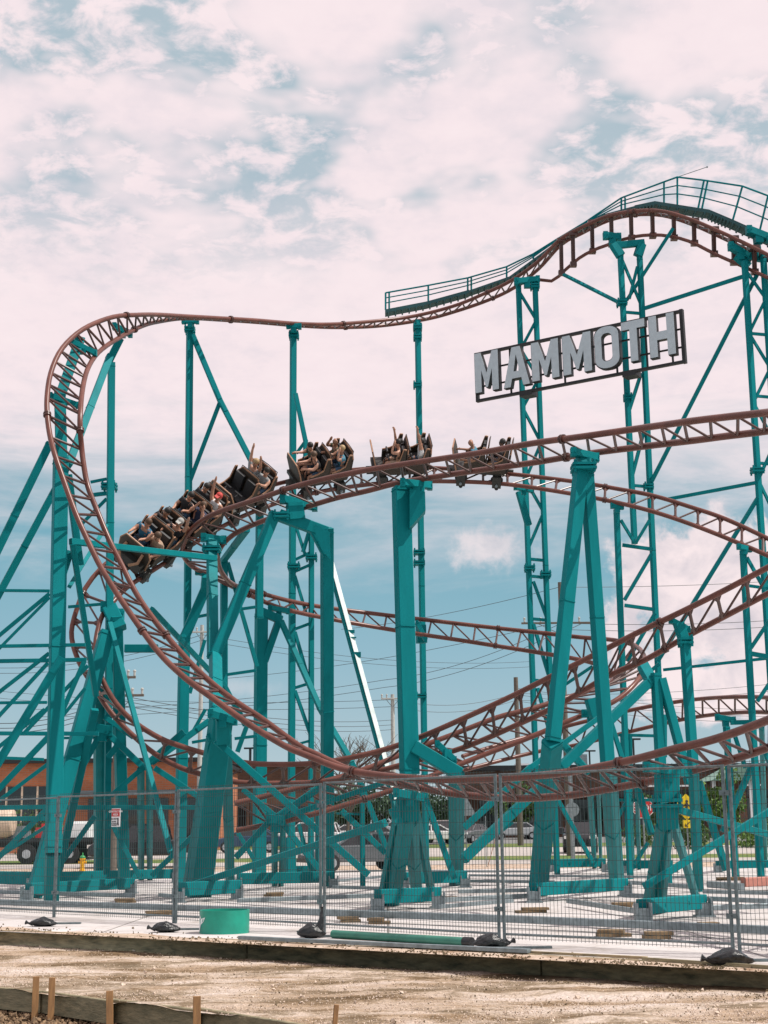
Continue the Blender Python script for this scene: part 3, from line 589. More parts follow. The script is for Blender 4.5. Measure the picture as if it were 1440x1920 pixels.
# high towers -------------------------------------------------------
s18 = support('single round jointed post under the end of the maintenance walkway', 52, [
    ('c', 783, 600, 783, None, 12, 52.3), ('g', 783, 614, 52.3, 18), ('g', 783, 632, 52.3, 17), ('g', 783, 722, 52.3, 17), ('g', 786, 1036, 52.3, 22), ('g', 786, 1056, 52.3, 22), ('g', 790, 1305, 52.3, 20), ('a', 789, 1172, 790, 1206, 19, 50), ('h', 782, 1168, 798, 1200, 8, 49.4, 49.4)])
s19 = tower('lattice tower behind the first two letters of the hanging sign', 50.8, [[(972, 536), (1012, 1640)], [(1003, 530), (1045, 1640)]], [545, 600, 655, 710, 765, 830, 900, 960, 1030], [1048, 1080, 1160, 1275],
            [('b', 1000, 1090, 1025, 1158, 6), ('b', 1000, 1170, 1030, 1270, 7), ('b', 1008, 1290, 1035, 1390, 7), ('h', 968, 528, 1008, 524, 11, 50.6, 50.8), ('a', 973, 922, 991, 985, 13, 47), ('h', 966, 914, 998, 920, 8, 45.8, 46.2), ('g', 1003, 537, 50.8, 18)], [(993, 1065), (1023, 1077)], 11)
s20 = tower('broadest lattice tower carrying the crest of the hill and the right half of the sign', 48, [[(1163, 474), (1190, 1020)], [(1199, 474), (1248, 1570)]], [480, 575, ], [585, 910],
            [('b', 1195, 500, 1180, 560, 6), ('b', 1202, 700, 1178, 775, 7), ('b', 1212, 790, 1186, 890, 7), ('a', 1150, 458, 1164, 480, 18, 48), ('a', 1203, 458, 1196, 480, 18, 48), ('r', 1152, 461, 1208, 455, 14, 48), ('h', 1135, 442, 1160, 445, 12, 48.6, 48.8),
             ('l', 1156, 955, 1182, 1648, 12, 46), ('h', 1148, 948, 1166, 950, 9, 44.9, 44.9), ('b', 1164, 975, 1190, 1018, 6, 46), ('b', 1218, 975, 1192, 1018, 6, 47), ('r', 1167, 1022, 1224, 1030, 7, 46.5), ('b', 1222, 1038, 1171, 1125, 7, 46.5), ('r', 1171, 1135, 1228, 1143, 7, 46.5),
             ('b', 1228, 1150, 1176, 1240, 7, 46.5), ('b', 1180, 1290, 1236, 1245, 7, 46.5), ('g', 1166, 568, 48, 20), ('g', 1177, 745, 48, 16), ('g', 1216, 912, 48, 18)], [], 12)
s21 = tower('tallest right hand lattice tower half cut off by the frame edge', 45.8, [[(1396, 490), (1468, 1640)], [(1431, 478), (1503, 1640)]], [505, 560, 625, 690, 755, 830, 900, 985, 1070, 1150, 1240, 1330, 1430, 1530], [625, 742, 868],
            [('h', 1370, 462, 1404, 482, 13, 45.9, 46), ('a', 1380, 480, 1404, 500, 16, 46), ('h', 1404, 432, 1440, 446, 14, 45.6, 45.6), ('c', 1417, 436, 1423, 490, 14, 46), ('g', 1420, 882, 45.8, 24), ('l', 1393, 1032, 1428, 1655, 13, 42.5), ('h', 1385, 1025, 1406, 1030, 9, 42.2, 42.6), ('b', 1400, 1045, 1432, 1102, 7, 42.5), ('r', 1405, 1225, 1450, 1233, 9, 42.5), ('b', 1408, 1215, 1445, 1160, 7, 42.5), ('b', 1420, 1315, 1450, 1270, 7, 42.5), ('r', 1402, 1098, 1445, 1104, 6, 42.5)], [], 13)
support('slim cross ties strung between the three high lattice towers', 48, [
    ('r', 1057, 515, 1166, 570, 7, 50, 48), ('r', 1209, 578, 1398, 517, 8, 48, 46), ('r', 1262, 428, 1175, 563, 7, 47.5, 48.2), ('r', 1422, 510, 1217, 912, 8, 46, 48), ('r', 1252, 936, 1418, 905, 7, 47.5, 45.8), ('r', 1420, 935, 1233, 1240, 8, 45.8, 47), ('r', 1244, 1256, 1460, 1232, 6, 47, 45), ('r', 1050, 1290, 1110, 1250, 6, 49, 48)], name='cross_tie_rods', cat='steel ties')
s22 = support('low right support with bracket head beneath the farthest low track', 44, [
    ('c', 1362, 1362, 1366, None, 13, 46), ('h', 1345, 1345, 1375, 1350, 10, 46.5, 46.5), ('r', 1370, 1355, 1430, 1353, 9, 46), ('l', 1378, 1380, 1398, 1440, 8, 46), ('c', 1412, 1360, 1421, 1620, 12, 45, 'g'), ('c', 1428, 1360, 1436, 1620, 10, 45, 'g'), ('b', 1408, 1440, 1355, 1560, 11, 45), ('b', 1310, 1465, 1362, 1632, 13, 42), ('f', 1345, 1636, 1470, 1634, 14, 'g', 'g'), ('b', 1430, 1395, 1460, 1480, 9, 44)])
s23 = support('pair of thin double columns far back behind the wide footed A column', 46, [
    ('c', 1107, 1485, 1115, 1628, 11, 46, 'g'), ('c', 1122, 1485, 1127, 1628, 8, 46, 'g'), ('c', 1180, 1480, 1186, 1630, 12, 46, 'g'), ('c', 1194, 1480, 1199, 1630, 9, 46, 'g'), ('b', 1046, 1500, 1112, 1618, 8, 46), ('b', 1215, 1580, 1190, 1620, 7), ('b', 1160, 1530, 1182, 1490, 7), ('f', 1035, 1634, 1134, 1632, 15, 'g', 'g'), ('f', 1168, 1636, 1262, 1636, 15, 'g', 'g'),
    ('r', 1160, 1378, 1240, 1380, 6, 47), ('c', 1170, 1376, 1172, 1480, 14, 47), ('c', 1181, 1376, 1183, 1480, 8, 47), ('r', 1150, 1500, 1230, 1500, 6, 47), ('b', 1190, 1460, 1222, 1565, 12, 44)])
support('heavy low diagonal struts lying between the arch portal and the central frames', 40, [
    ('b', 660, 1430, 724, 1590, 10, 43), ('b', 640, 1520, 723, 1600, 11, 41), ('b', 560, 1545, 585, 1640, 8, 44), ('b', 445, 1560, 478, 1615, 8, 42), ('c', 543, 1570, 545, 1640, 22, 44), ('c', 600, 1500, 600, 1640, 18, 44), ('b', 870, 1610, 960, 1540, 10, 44), ('f', 540, 1646, 600, 1645, 14, 'g', 'g')])
support('white galvanised post standing behind the low struts left of the central frames', 42, [('c', 679, 1470, 680, None, 10, 42), ('r', 630, 1525, 678, 1527, 4, 42), ('r', 640, 1508, 670, 1500, 5, 42)], name='white_post', cat='post')

# ------------------------------------------------------------------ maintenance walkway on the hill
wk = empty('maintenance_walkway', 'steel walkway with triple bar railing along the top of the hill track', 'walkway', P(760, 580, 52.8))
deck = [(722, 583, 53.2), (800, 568, 53.2), (880, 546, 52.9), (955, 520, 52.2), (1010, 480, 51.6), (1070, 435, 50.6), (1130, 404, 49.8), (1190, 388, 49), (1228, 380, 48.6), (1330, 396, 47.3), (1368, 412, 46.8), (1440, 444, 45.9), (1510, 478, 45), (1700, 610, 42.2), (1900, 750, 39.2)]
for i in range(len(deck)-1):
    a, b = P(*deck[i]), P(*deck[i+1]); mb = MB(); d = Vector((0, .5, 0)); t = b-a
    th = .13 if i in (0, 1) or i > 6 else .08
    n_ = Vector((0, 0, th/2)); mb.box((a+b)/2+d*.5, t/2, d/2, n_)
    for k in range(6):
        q = a.lerp(b, (k+.5)/6); mb.box(q+d*.5-Vector((0, 0, th/2+.03)), t.normalized()*.03, d/2, Vector((0, 0, .03)))
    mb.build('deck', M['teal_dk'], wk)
top = [(723, 549, 53.4), (803, 535, 53.4), (877, 521, 53.1), (950, 500, 52.6), (1000, 476, 52), (1045, 448, 51.2), (1095, 418, 50.4), (1165, 371, 49.6), (1245, 341, 49), (1270, 332, 48.7), (1320, 338, 48), (1392, 349, 47), (1440, 367, 46.3), (1510, 395, 45.4), (1700, 525, 42.4), (1900, 662, 39.4)]
def deck_at(x):
    for i in range(len(deck)-1):
        if deck[i][0] <= x <= deck[i+1][0]:
            f = (x-deck[i][0])/(deck[i+1][0]-deck[i][0]); return tuple(deck[i][k]+f*(deck[i+1][k]-deck[i][k]) for k in range(3))
    return deck[0]
for side in (0,):
    bots = []
    for (x, y, D) in top:
        dx = {1320: 1309, 1392: 1374, 1440: 1424}.get(x, x); bots.append((P(dx, deck_at(dx)[1]-2, D)))
    tops = [P(*q) for q in top]
    for f in (0, .3, .6):
        mb = MB()
        for i in range(len(tops)-1):
            mb.cyl(tops[i].lerp(bots[i], f), tops[i+1].lerp(bots[i+1], f), .034 if f == 0 else .024, 8)
        mb.build('handrail', M['teal'], wk)
    for i in range(len(tops)):
        mb = MB(); mb.cyl(tops[i], bots[i], .036, 8)
        if i in (0, 2, 7, 10): o = Vector((.14, 0, 0)); mb.cyl(tops[i]+o, bots[i]+o, .036, 8)
        mb.build('railing_post', M['teal'], wk)
mb = MB(); mb.cyl(P(1270, 332, 48.7), P(1326, 313, 48), .014, 6); mb.sphere(P(1326, 313, 48), .035, n=5); mb.build('whip_antenna', M['galv'], wk)

# ------------------------------------------------------------------ hanging sign
DL, DR = 50.0, 45.55
BL, BR, TL, TR = P(896, 752, DL), P(1284, 678, DR), P(893, 665, DL), P(1280, 584, DR)
zb = (BL.z+BR.z)/2
sg = empty('hanging_sign', 'big MAMMOTH sign of grey block letters in a dark open frame', 'sign', (BL+BR)/2)
U = (BR-BL); V = (TL-BL); Wd = U.length; Hd = V.length; Nn = U.cross(V).normalized()
if Nn.y > 0: Nn = -Nn
Uh = U.normalized(); Vh = V.normalized()
def bar(p0, p1, w, th, nm='frame_bar', off=0, m='signframe'):
    mb = MB(); a = BL+U*p0[0]+V*p0[1]+Nn*off; b = BL+U*p1[0]+V*p1[1]+Nn*off; t = (b-a).normalized(); s_ = t.cross(Nn)
    mb.box((a+b)/2, (b-a)/2+t*w/2, s_*w/2, Nn*th/2); mb.build(nm, M[m], sg)
bar((0, 0), (1, 0), .09, .14); bar((0, 1), (1, 1), .09, .14); bar((0, 0), (0, 1), .09, .15); bar((1, 0), (1, 1), .12, .15)
bar((.012, .66), (.99, .66), .055, .05, off=-.04); bar((.012, .30), (.99, .30), .055, .05, off=-.04)
for u_ in (.17, .44, .69, .945, .83): bar((u_, .03), (u_, .97), .06, .05, off=-.07)
def xproj(px):       # px on the mid-line of the sign -> u
    lo, hi = 0, 1
    from_px = lambda u: (lambda c: 720+F*c.x/-c.z)(CM.transposed() @ ((BL+U*u+V*.5)-CAMLOC))
    for _ in range(30):
        m_ = (lo+hi)/2
        if from_px(m_) < px: lo = m_
        else: hi = m_
    return lo
Mp = [(0, 0), (.27, 0), (.27, .56), (.46, .10), (.54, .10), (.73, .56), (.73, 0), (1, 0), (1, 1), (.74, 1), (.5, .46), (.26, 1), (0, 1)]
Ap_out = [(0, 0), (.27, 0), (.33, .2), (.67, .2), (.73, 0), (1, 0), (.66, 1), (.34, 1)]
Tp = [(.34, 0), (.66, 0), (.66, .80), (1, .80), (1, 1), (0, 1), (0, .80), (.34, .80)]
Hp = [(0, 0), (.30, 0), (.30, .40), (.70, .40), (.70, 0), (1, 0), (1, 1), (.70, 1), (.70, .60), (.30, .60), (.30, 1), (0, 1)]
def rounded(w, h, r, k=6, cx_=.5, cy_=.5):
    pts = []
    for (sx, sy, a0) in ((1, 1, 0), (-1, 1, 90), (-1, -1, 180), (1, -1, 270)):
        for i in range(k+1):
            a = R(a0+90*i/k); pts.append((cx_+sx*(w/2-r[0])+r[0]*math.cos(a), cy_+sy*(h/2-r[1])+r[1]*math.sin(a)))
    return pts
def letter(ch, x0, x1, v0, v1):
    u0, u1 = xproj(x0), xproj(x1); O = BL+U*u0+V*v0+Nn*.10; LU = U*(u1-u0); LV = V*(v1-v0)
    mb = MB()
    def ringp(outer, inner, dn, O_):
        n = len(outer)
        for i in range(n):
            j = (i+1) % n; quad = [outer[i], outer[j], inner[j], inner[i]]
            mb.prism(quad, O_, LU, LV, dn, M['signface'] if dn.length < .05 else M['signside'])
    def solid(poly, dn, O_): mb.prism(poly, O_, LU, LV, dn, M['signface'] if dn.length < .05 else M['signside'])
    def inset(poly, c, k): return [(c[0]+(x-c[0])*k, c[1]+(y-c[1])*k) for x, y in poly]
    for dn, O_, nm in ((Nn*.20, O, 's'), (Nn*.012, O+Nn*.203, 'f')):
        s_ = 1 if nm == 's' else .955
        if ch == 'O':
            o_ = rounded(1*s_, 1*s_, (.42, .21)); i_ = rounded(.40/s_, .62/s_, (.19, .10)); ringp(o_, i_, dn, O_)
        elif ch == 'A':
            # built from two legs and a bar: (closed counter)
            e = .5
            o_ = Ap_out if nm == 's' else [(.015, .012), (.262, .012), (.325, .212), (.675, .212), (.738, .012), (.985, .012), (.652, .985), (.348, .985)]
            # outer ring split round the triangular counter
            tri = [(.39, .38), (.61, .38), (.5, .80)]
            quads = [[o_[0], o_[1], o_[2], tri[0], (.36, .99*1)], ]
            solid([o_[0], o_[1], o_[2], tri[0], tri[2], (.5, o_[6][1]), o_[7]], dn, O_)
            solid([o_[3], o_[4], o_[5], o_[6], (.5, o_[6][1]), tri[2], tri[1]], dn, O_)
            solid([o_[2], o_[3], tri[1], tri[0]], dn, O_)
        else:
            poly = {'M': Mp, 'T': Tp, 'H': Hp}[ch]
            if nm == 'f': poly = inset(poly, (.5, .5), .965)
            solid(poly, dn, O_)
    o = mb.build('letter_'+ch.lower(), None, sg)
for ch, x0, x1, v0, v1 in (('M', 898, 943, .10, .97), ('A', 951, 1001, .09, .94), ('M', 1004, 1056, .11, .94), ('M', 1062, 1117, .11, .94), ('O', 1122, 1169, .09, .97), ('T', 1173, 1218, .13, .97), ('H', 1224, 1273, .12, .97)):
    letter(ch, x0, x1, v0, v1)
for x in (985, 1178): 
    mb = MB(); u_ = xproj(x); q = BL+U*u_-Nn*.15-Vector((0, 0, .05)); mb.box(q, Uh*.25, Nn*.22, Vh*.10); mb.build('mount', M['signframe'], sg)

# ------------------------------------------------------------------ people
def skinmesh(name, verts, edges, radii, level=1):
    me = bpy.data.meshes.new('tmp'); me.from_pydata(verts, edges, []); ob = bpy.data.objects.new('tmp', me); C.objects.link(ob)
    md = ob.modifiers.new('s', 'SKIN'); md.use_smooth_shade = True
    for i, r_ in enumerate(radii): me.skin_vertices[0].data[i].radius = (r_, r_)
    me.skin_vertices[0].data[0].use_root = True
    ss = ob.modifiers.new('u', 'SUBSURF'); ss.levels = level; ss.render_levels = level
    dg = bpy.context.evaluated_depsgraph_get(); dg.update()
    out = bpy.data.meshes.new_from_object(ob.evaluated_get(dg)); out.name = name
    bpy.data.objects.remove(ob); bpy.data.meshes.remove(me); return out
SK = mat('skin_light', (.46, .24, .16), .5, var=.06); SK2 = mat('skin_tan', (.32, .155, .095), .5, var=.06); SKD = mat('skin_dark', (.10, .05, .03), .5)
def cloth(n, c): return mat('cloth_'+n, c, .85, var=.15, scale=12)
CL = {'blue': cloth('blue', (.03, .16, .27)), 'black': cloth('black', (.015, .015, .018)), 'white': cloth('white', (.72, .73, .75)), 'navy': cloth('navy', (.02, .03, .07)), 'grey': cloth('grey', (.25, .27, .28)), 'olive': cloth('olive', (.05, .055, .03)), 'denim': cloth('denim', (.06, .12, .20)), 'tan': cloth('tan', (.40, .28, .2)), 'tealblue': cloth('tealblue', (.06, .20, .28))}
HR = {'dark': mat('hair_dark', (.015, .012, .010), .6), 'brown': mat('hair_brown', (.10, .055, .03), .6), 'red': mat('cap_red', (.55, .06, .05), .7), 'greycap': mat('cap_grey', (.40, .40, .38), .8), 'blond': mat('hair_blond', (.38, .26, .13), .6), 'greyhair': mat('hair_grey', (.30, .28, .26), .7)}
def arm_chain(side, pose):
    s = side; sh = (0.0, .19*s, .50)
    if pose == 'up': el, wr, hd = (.06, .25*s, .76), (.10, .22*s, 1.00), (.12, .22*s, 1.08)
    elif pose == 'back': el, wr, hd = (-.10, .30*s, .72), (-.16, .36*s, .95), (-.18, .37*s, 1.03)
    elif pose == 'face': el, wr, hd = (.24, .20*s, .52), (.17, .12*s, .72), (.14, .10*s, .79)
    elif pose == 'front': el, wr, hd = (.20, .24*s, .42), (.42, .20*s, .52), (.50, .19*s, .54)
    else: el, wr, hd = (.10, .28*s, .28), (.32, .20*s, .30), (.40, .18*s, .31)
    return sh, el, wr, hd
def person(label, mw, arms=('bar', 'bar'), shirt='black', pants='denim', hair='dark', skin=None, lean=0, group='riders seated in the coaster train', bald=False, pony=False, short=True, sc=1.08):
    skin = skin or SK
    root = local_empty('person', label, 'person', mw @ Matrix.Scale(sc, 4), group)
    v = [(0, 0, .10), (0, 0, .28), (0, 0, .44), (0, 0, .53), (.01, 0, .60), (.02, 0, .66), (.025, 0, .76), (.02, 0, .83)]
    r_ = [.13, .12, .135, .085, .052, .075, .092, .062]; e = [(i, i+1) for i in range(7)]
    def ad(p, rad, fr): v.append(p); r_.append(rad); e.append((fr, len(v)-1)); return len(v)-1
    ad((.115, 0, .725), .020, 6)                    # nose
    for s in (1, -1): ad((.0, .095*s, .735), .018, 6)   # ears
    for s in (1, -1):
        h = ad((.04, .10*s, .09), .095, 0); k = ad((.42, .12*s, .13), .062, h); a = ad((.48, .12*s, -.28), .042, k); ad((.60, .12*s, -.32), .036, a)
        sh, el, wr, hd = arm_chain(s, arms[0 if s > 0 else 1])
        q = ad(sh, .068, 2); q = ad(el, .052, q); w = ad(wr, .036, q); hnd = ad(hd, .042, w)
        d = (Vector(hd)-Vector(wr)).normalized(); sv = d.cross(Vector((0, 1, 0.2))).normalized()
        for i, (off, ln) in enumerate(((-.03, .075), (-.01, .09), (.012, .085), (.032, .065))):
            b_ = Vector(hd)+d*.02+sv*off; ad(tuple(b_+d*ln+Vector((.012, 0, 0))), .009, hnd)
        ad(tuple(Vector(hd)+sv*.055-d*.005), .011, hnd)    # thumb
    me = skinmesh('body', v, e, r_, 1); me.materials.append(skin); eye = HR['dark']; me.materials.append(eye)
    b = bpy.data.objects.new('body', me); C.objects.link(b); b.parent = root
    mb = MB()
    for s in (1, -1): mb.sphere(Vector((.100, .034*s, .752)), .015, n=4)
    mb.tube([Vector((.098, -.028, .684)), Vector((.106, 0, .681)), Vector((.098, .028, .684))], .007, 5)
    mb.build('facial_features', eye, root)
    # shirt
    v = [(0, 0, .12), (0, 0, .28), (0, 0, .44), (0, 0, .535)]; r_ = [.145, .136, .150, .092]; e = [(0, 1), (1, 2), (2, 3)]
    for s in (1, -1):
        sh, el, wr, hd = arm_chain(s, arms[0 if s > 0 else 1]); v.append(sh); r_.append(.074); e.append((2, len(v)-1))
        if short: m_ = tuple(Vector(sh).lerp(Vector(el), .6)); v.append(m_); r_.append(.062); e.append((len(v)-2, len(v)-1))
    me = skinmesh('shirt', v, e, r_, 1); me.materials.append(CL[shirt]); b = bpy.data.objects.new('shirt', me); C.objects.link(b); b.parent = root
    v = [(0, 0, .06)]; r_ = [.14]; e = []
    for s in (1, -1):
        v.append((.04, .10*s, .09)); r_.append(.105); e.append((0, len(v)-1)); v.append((.33, .118*s, .12)); r_.append(.078); e.append((len(v)-2, len(v)-1))
    me = skinmesh('shorts', v, e, r_, 1); me.materials.append(CL[pants]); b = bpy.data.objects.new('shorts', me); C.objects.link(b); b.parent = root
    if not bald:
        mb = MB(); mb.sphere(Vector((-.005, 0, .785)), .107, 1, .93, .92, 8)
        if pony: mb.sphere(Vector((-.12, 0, .80)), .055, 1, 1, 1, 6)
        if hair in ('red', 'greycap'): mb.box(Vector((.13, 0, .81)), Vector((.06, 0, -.01)), Vector((0, .06, 0)), Vector((0, 0, .008)))
        mb.build('cap' if hair in ('red', 'greycap') else 'hair', HR[hair], root, True)
    return root

# ------------------------------------------------------------------ train
def frame_at(px):
    best = min(range(20, 290), key=lambda i: abs((p3[i][0]+p3[i][2])/2-px) + (0 if p3[i][1] < 1120 and p3[i][4] > 38.9 and p3[i][0] < 1400 else 1e4))
    i = best; a, b = A3[i], B3[i]; t = ((A3[i+3]+B3[i+3])-(A3[i-3]+B3[i-3])).normalized()
    s_ = (a-b); s_ = (s_-t*s_.dot(t)).normalized()         # towards the near rail
    u = s_.cross(t).normalized()
    if u.z < 0: u = -u
    s_ = u.cross(t).normalized()                            # left = up x forward
    c = (a+b)/2; return c, t, s_, u
def make_car(label, px, lead=False, extra_roll=0):
    c, t, s_, u = frame_at(px)
    if extra_roll:
        q = Matrix.Rotation(R(extra_roll), 3, t); s_ = q @ s_; u = q @ u
    k_ = .90; mw = Matrix(((t.x*k_, s_.x, u.x, c.x), (t.y*k_, s_.y, u.y, c.y), (t.z*k_, s_.z, u.z, c.z), (0, 0, 0, 1)))
    root = local_empty('coaster_car', label, 'coaster car', mw, 'cars of the coaster train'); z0 = .36
    X, Y, Z = Vector((1, 0, 0)), Vector((0, 1, 0)), Vector((0, 0, 1))
    mb = MB(); mb.abox(-.95, .95, -.50, .50, z0-.07, z0+.05); mb.abox(-.9, 1.15, -.14, .14, z0-.22, z0-.07); mb.abox(-.75, -.6, -.5, .5, .16, z0-.07); mb.abox(.55, .7, -.5, .5, .16, z0-.07); mb.abox(-1.25, -.9, -.04, .04, z0-.12, z0-.05); mb.build('floor_pan', M['chassis'], root)
    # front shield: raked board with bevelled corners and pale edge
    fp = [(-.50, 0), (.50, 0), (.54, .50), (.40, .76), (-.40, .76), (-.54, .50)]
    up = (Z+X*.22).normalized(); O = X*.78+Z*z0
    mb = MB(); mb.prism(fp, O, Y, up, X*.06); mb.build('front_shield', M['carwood'], root)
    mb = MB(); pts = [O+Y*a*1.02+up*b*1.02+X*.03 for a, b in fp[1:]+fp[:1]]
    for i in range(len(pts)-1): mb.beam(pts[i], pts[i+1], .045, .045, 0)
    mb.build('trim_edge', M['trim'], root)
    for k, rx in enumerate((.12, -.72)):
        # seat tub: two side panels, back shell and cushion
        for sy in (1, -1):
            prof = [(-.22, 0), (.42, 0), (.40, .30), (.10, .36), (-.12, .46), (-.26, .86), (-.36, .84), (-.30, .30)]
            mb = MB(); mb.prism(prof, X*rx+Y*sy*.50+Z*z0, X, Z, Y*sy*.05); mb.build('side_panel', M['carwood'], root)
            mb = MB(); q = [X*(rx+a)+Y*sy*.525+Z*(z0+b_+.02) for a, b_ in prof[2:7]]
            for i in range(4): mb.beam(q[i], q[i+1], .05, .04, 0)
            mb.build('trim_edge', M['trim'], root)
        mb = MB(); bp_ = [(-.50, 0), (.50, 0), (.50, .62), (.34, .84), (-.34, .84), (-.50, .62)]; bu = (Z-X*.14).normalized(); sh_ = MB(); sh_.prism(bp_, X*(rx-.30)+Z*(z0+.05), Y, bu, X*-.05); sh_.build('back_shell', M['carwood'], root); bt_ = MB(); bq = [X*(rx-.325)+Z*(z0+.05)+Y*a*1.01+bu*b*1.01 for a, b in bp_[1:]+bp_[:1]]; [bt_.beam(bq[i], bq[i+1], .045, .05, 0) for i in range(1, 4)]; bt_.build('trim_edge', M['trim'], root); mb.abox(rx-.3, rx+.28, -.48, .48, z0+.02, z0+.20)
        for sy in (.25, -.25): mb.box(X*(rx-.23)+Y*sy+Z*(z0+.42), X*.05, Y*.18, (Z-X*.15).normalized()*.36)
        mb.build('seat', M['seat'], root)
        mb = MB(); bpts = [(-.42, -.42, .76), (-.46, -.40, .93), (-.46, .0, .95), (-.46, .40, .93), (-.42, .42, .76)]
        mb.tube([Vector((rx+a, b_, z0+cc)) for a, b_, cc in bpts], .016, 6); mb.build('grab_hoop', M['chassis'], root, True)
        for sy in (.25, -.25):
            mb = MB(); mb.tube([Vector((rx+.42, sy, z0+.05)), Vector((rx+.40, sy, z0+.42)), Vector((rx+.26, sy, z0+.47))], .022, 6); mb.cyl(Vector((rx+.26, sy-.16, z0+.47)), Vector((rx+.26, sy+.16, z0+.47)), .036, 8); mb.build('lap_bar', M['seat'], root, True)
    for wx in (-.68, .62):
        for sy in (1, -1):
            w = MB()
            w.abox(wx-.16, wx+.16, sy*.42 if sy > 0 else -.62, .62 if sy > 0 else -.42, -.12, .26, M['chassis'])
            bo = w.build('wheel_carrier', None, root)
            for dx in (-.14, .14):
                w2 = MB(); w2.cyl(Vector((wx+dx, sy*.475-.045, .125)), Vector((wx+dx, sy*.475+.045, .125)), .085, 14); w2.build('wheel', M['rubber'], root, True)
            w2 = MB(); w2.cyl(Vector((wx, sy*.475-.04, -.16)), Vector((wx, sy*.475+.04, -.16)), .075, 14); w2.build('wheel', M['rubber'], root, True)
            w2 = MB(); w2.cyl(Vector((wx, sy*.62, -.02)), Vector((wx, sy*.68, -.02)), .05, 8); w2.cyl(Vector((wx, sy*.63, -.02)), Vector((wx, sy*.70, -.02)), .02, 6); w2.build('hub', M['galv'], root, True)
    if lead:
        mb = MB(); 
        for sy in (-1, 1):
            mb.tube([Vector((.95, sy*.30, z0+.5)), Vector((1.15, sy*.34, z0+.28)), Vector((1.28, sy*.16, z0+.12))], .045, 8)
        mb.build('tusk', M['trim'], root, True)
        mb = MB(); mb.abox(.82, 1.12, -.45, .45, z0-.05, z0+.22); mb.build('nose_box', M['chassis'], root)
    return root, mw, z0
def seat_mw(mw, k, sy, z0, up=.19, tilt=0):
    rx = (.10, -.74)[k]
    return mw @ Matrix.Translation((rx-.06, sy*.25, z0+up)) @ Matrix.Rotation(R(tilt), 4, 'Y')
cars = [('lead car of the train hanging over the left drop behind the pale rails', 268, True, 0), ('second car from the front, with the rider in a red cap', 350, False, 0), ('third car with its front row empty and hoods showing', 440, False, 0),
        ('fourth car of the train just right of the bent raking strut', 600, False, 0), ('fifth car in clear profile against pale cloud', 746, False, 0), ('last car of the train, mostly hidden by the near rail at right', 893, False, 0)]
CW = [make_car(*a) for a in cars]
def rider(ci, k, sy, label, **kw):
    _, mw, z0 = CW[ci]; tl = kw.pop('tilt', 0); person(label, seat_mw(mw, k, sy, z0, tilt=tl), **kw)
rider(0, 0, 1, 'rider in a tan vest gripping the bar in the near front of lead car', arms=('bar', 'face'), shirt='tan', hair='brown', tilt=20)
rider(0, 0, -1, 'rider in a blue t-shirt leaning forward in the lead car', arms=('front', 'front'), shirt='blue', hair='brown', tilt=10)
rider(0, 1, -1, 'dark haired rider in black behind the blue shirt in the lead car', arms=('bar', 'front'), shirt='black', hair='dark', skin=SK2)
rider(0, 1, 1, 'rider in a grey cap with one palm raised at the back of the lead car', arms=('up', 'front'), shirt='black', hair='greycap')
rider(1, 0, -1, 'rider in black with dark glasses, far front seat of the second car', arms=('front', 'bar'), shirt='black', hair='dark')
rider(1, 0, 1, 'rider in navy covering the face with both hands, near seat of the second car', arms=('face', 'face'), shirt='navy', pants='navy', hair='brown')
rider(1, 1, 1, 'rider in a white sleeveless shirt and red cap with one arm flung back', arms=('bar', 'back'), shirt='white', hair='red', short=False)
rider(1, 1, -1, 'rider in black almost hidden beside the red cap', arms=('bar', 'bar'), shirt='black', hair='dark')
rider(2, 1, -1, 'blond rider in grey with an arm bent over the head in the third car', arms=('up', 'back'), shirt='grey', hair='blond')
rider(2, 1, 1, 'rider in pale top and dark cap at the rear of the third car', arms=('front', 'bar'), shirt='grey', hair='dark')
rider(3, 0, 1, 'rider in black holding the bar in the front row of the fourth car', arms=('front', 'front'), shirt='black', hair='brown', tilt=15)
rider(3, 0, -1, 'rider in olive in the far front seat of the fourth car', arms=('bar', 'front'), shirt='olive', hair='dark', tilt=10)
rider(3, 1, -1, 'balding rider in olive rising tallest in the fourth car', arms=('front', 'face'), shirt='olive', bald=True, skin=SK2)
rider(3, 1, 1, 'rider in a blue vest hiding the face behind one hand, rear of the fourth car', arms=('face', 'bar'), shirt='tealblue', hair='blond')
rider(4, 0, 1, 'rider with a dark bun and one arm raised, front of the fifth car', arms=('face', 'up'), shirt='black', pants='tan', hair='dark', pony=True, short=False)
rider(4, 1, 1, 'rider with dark hair and a white vest raising a hand, rear of the fifth car', arms=('up', 'up'), shirt='white', hair='dark')
rider(5, 0, 1, 'bald rider in a blue t-shirt bent over the bar of the last car', arms=('bar', 'front'), shirt='tealblue', bald=True, tilt=18, skin=SK2)
rider(5, 1, 1, 'dark haired rider in black sitting upright at the very back of the train', arms=('bar', 'bar'), shirt='black', hair='dark', skin=SKD)

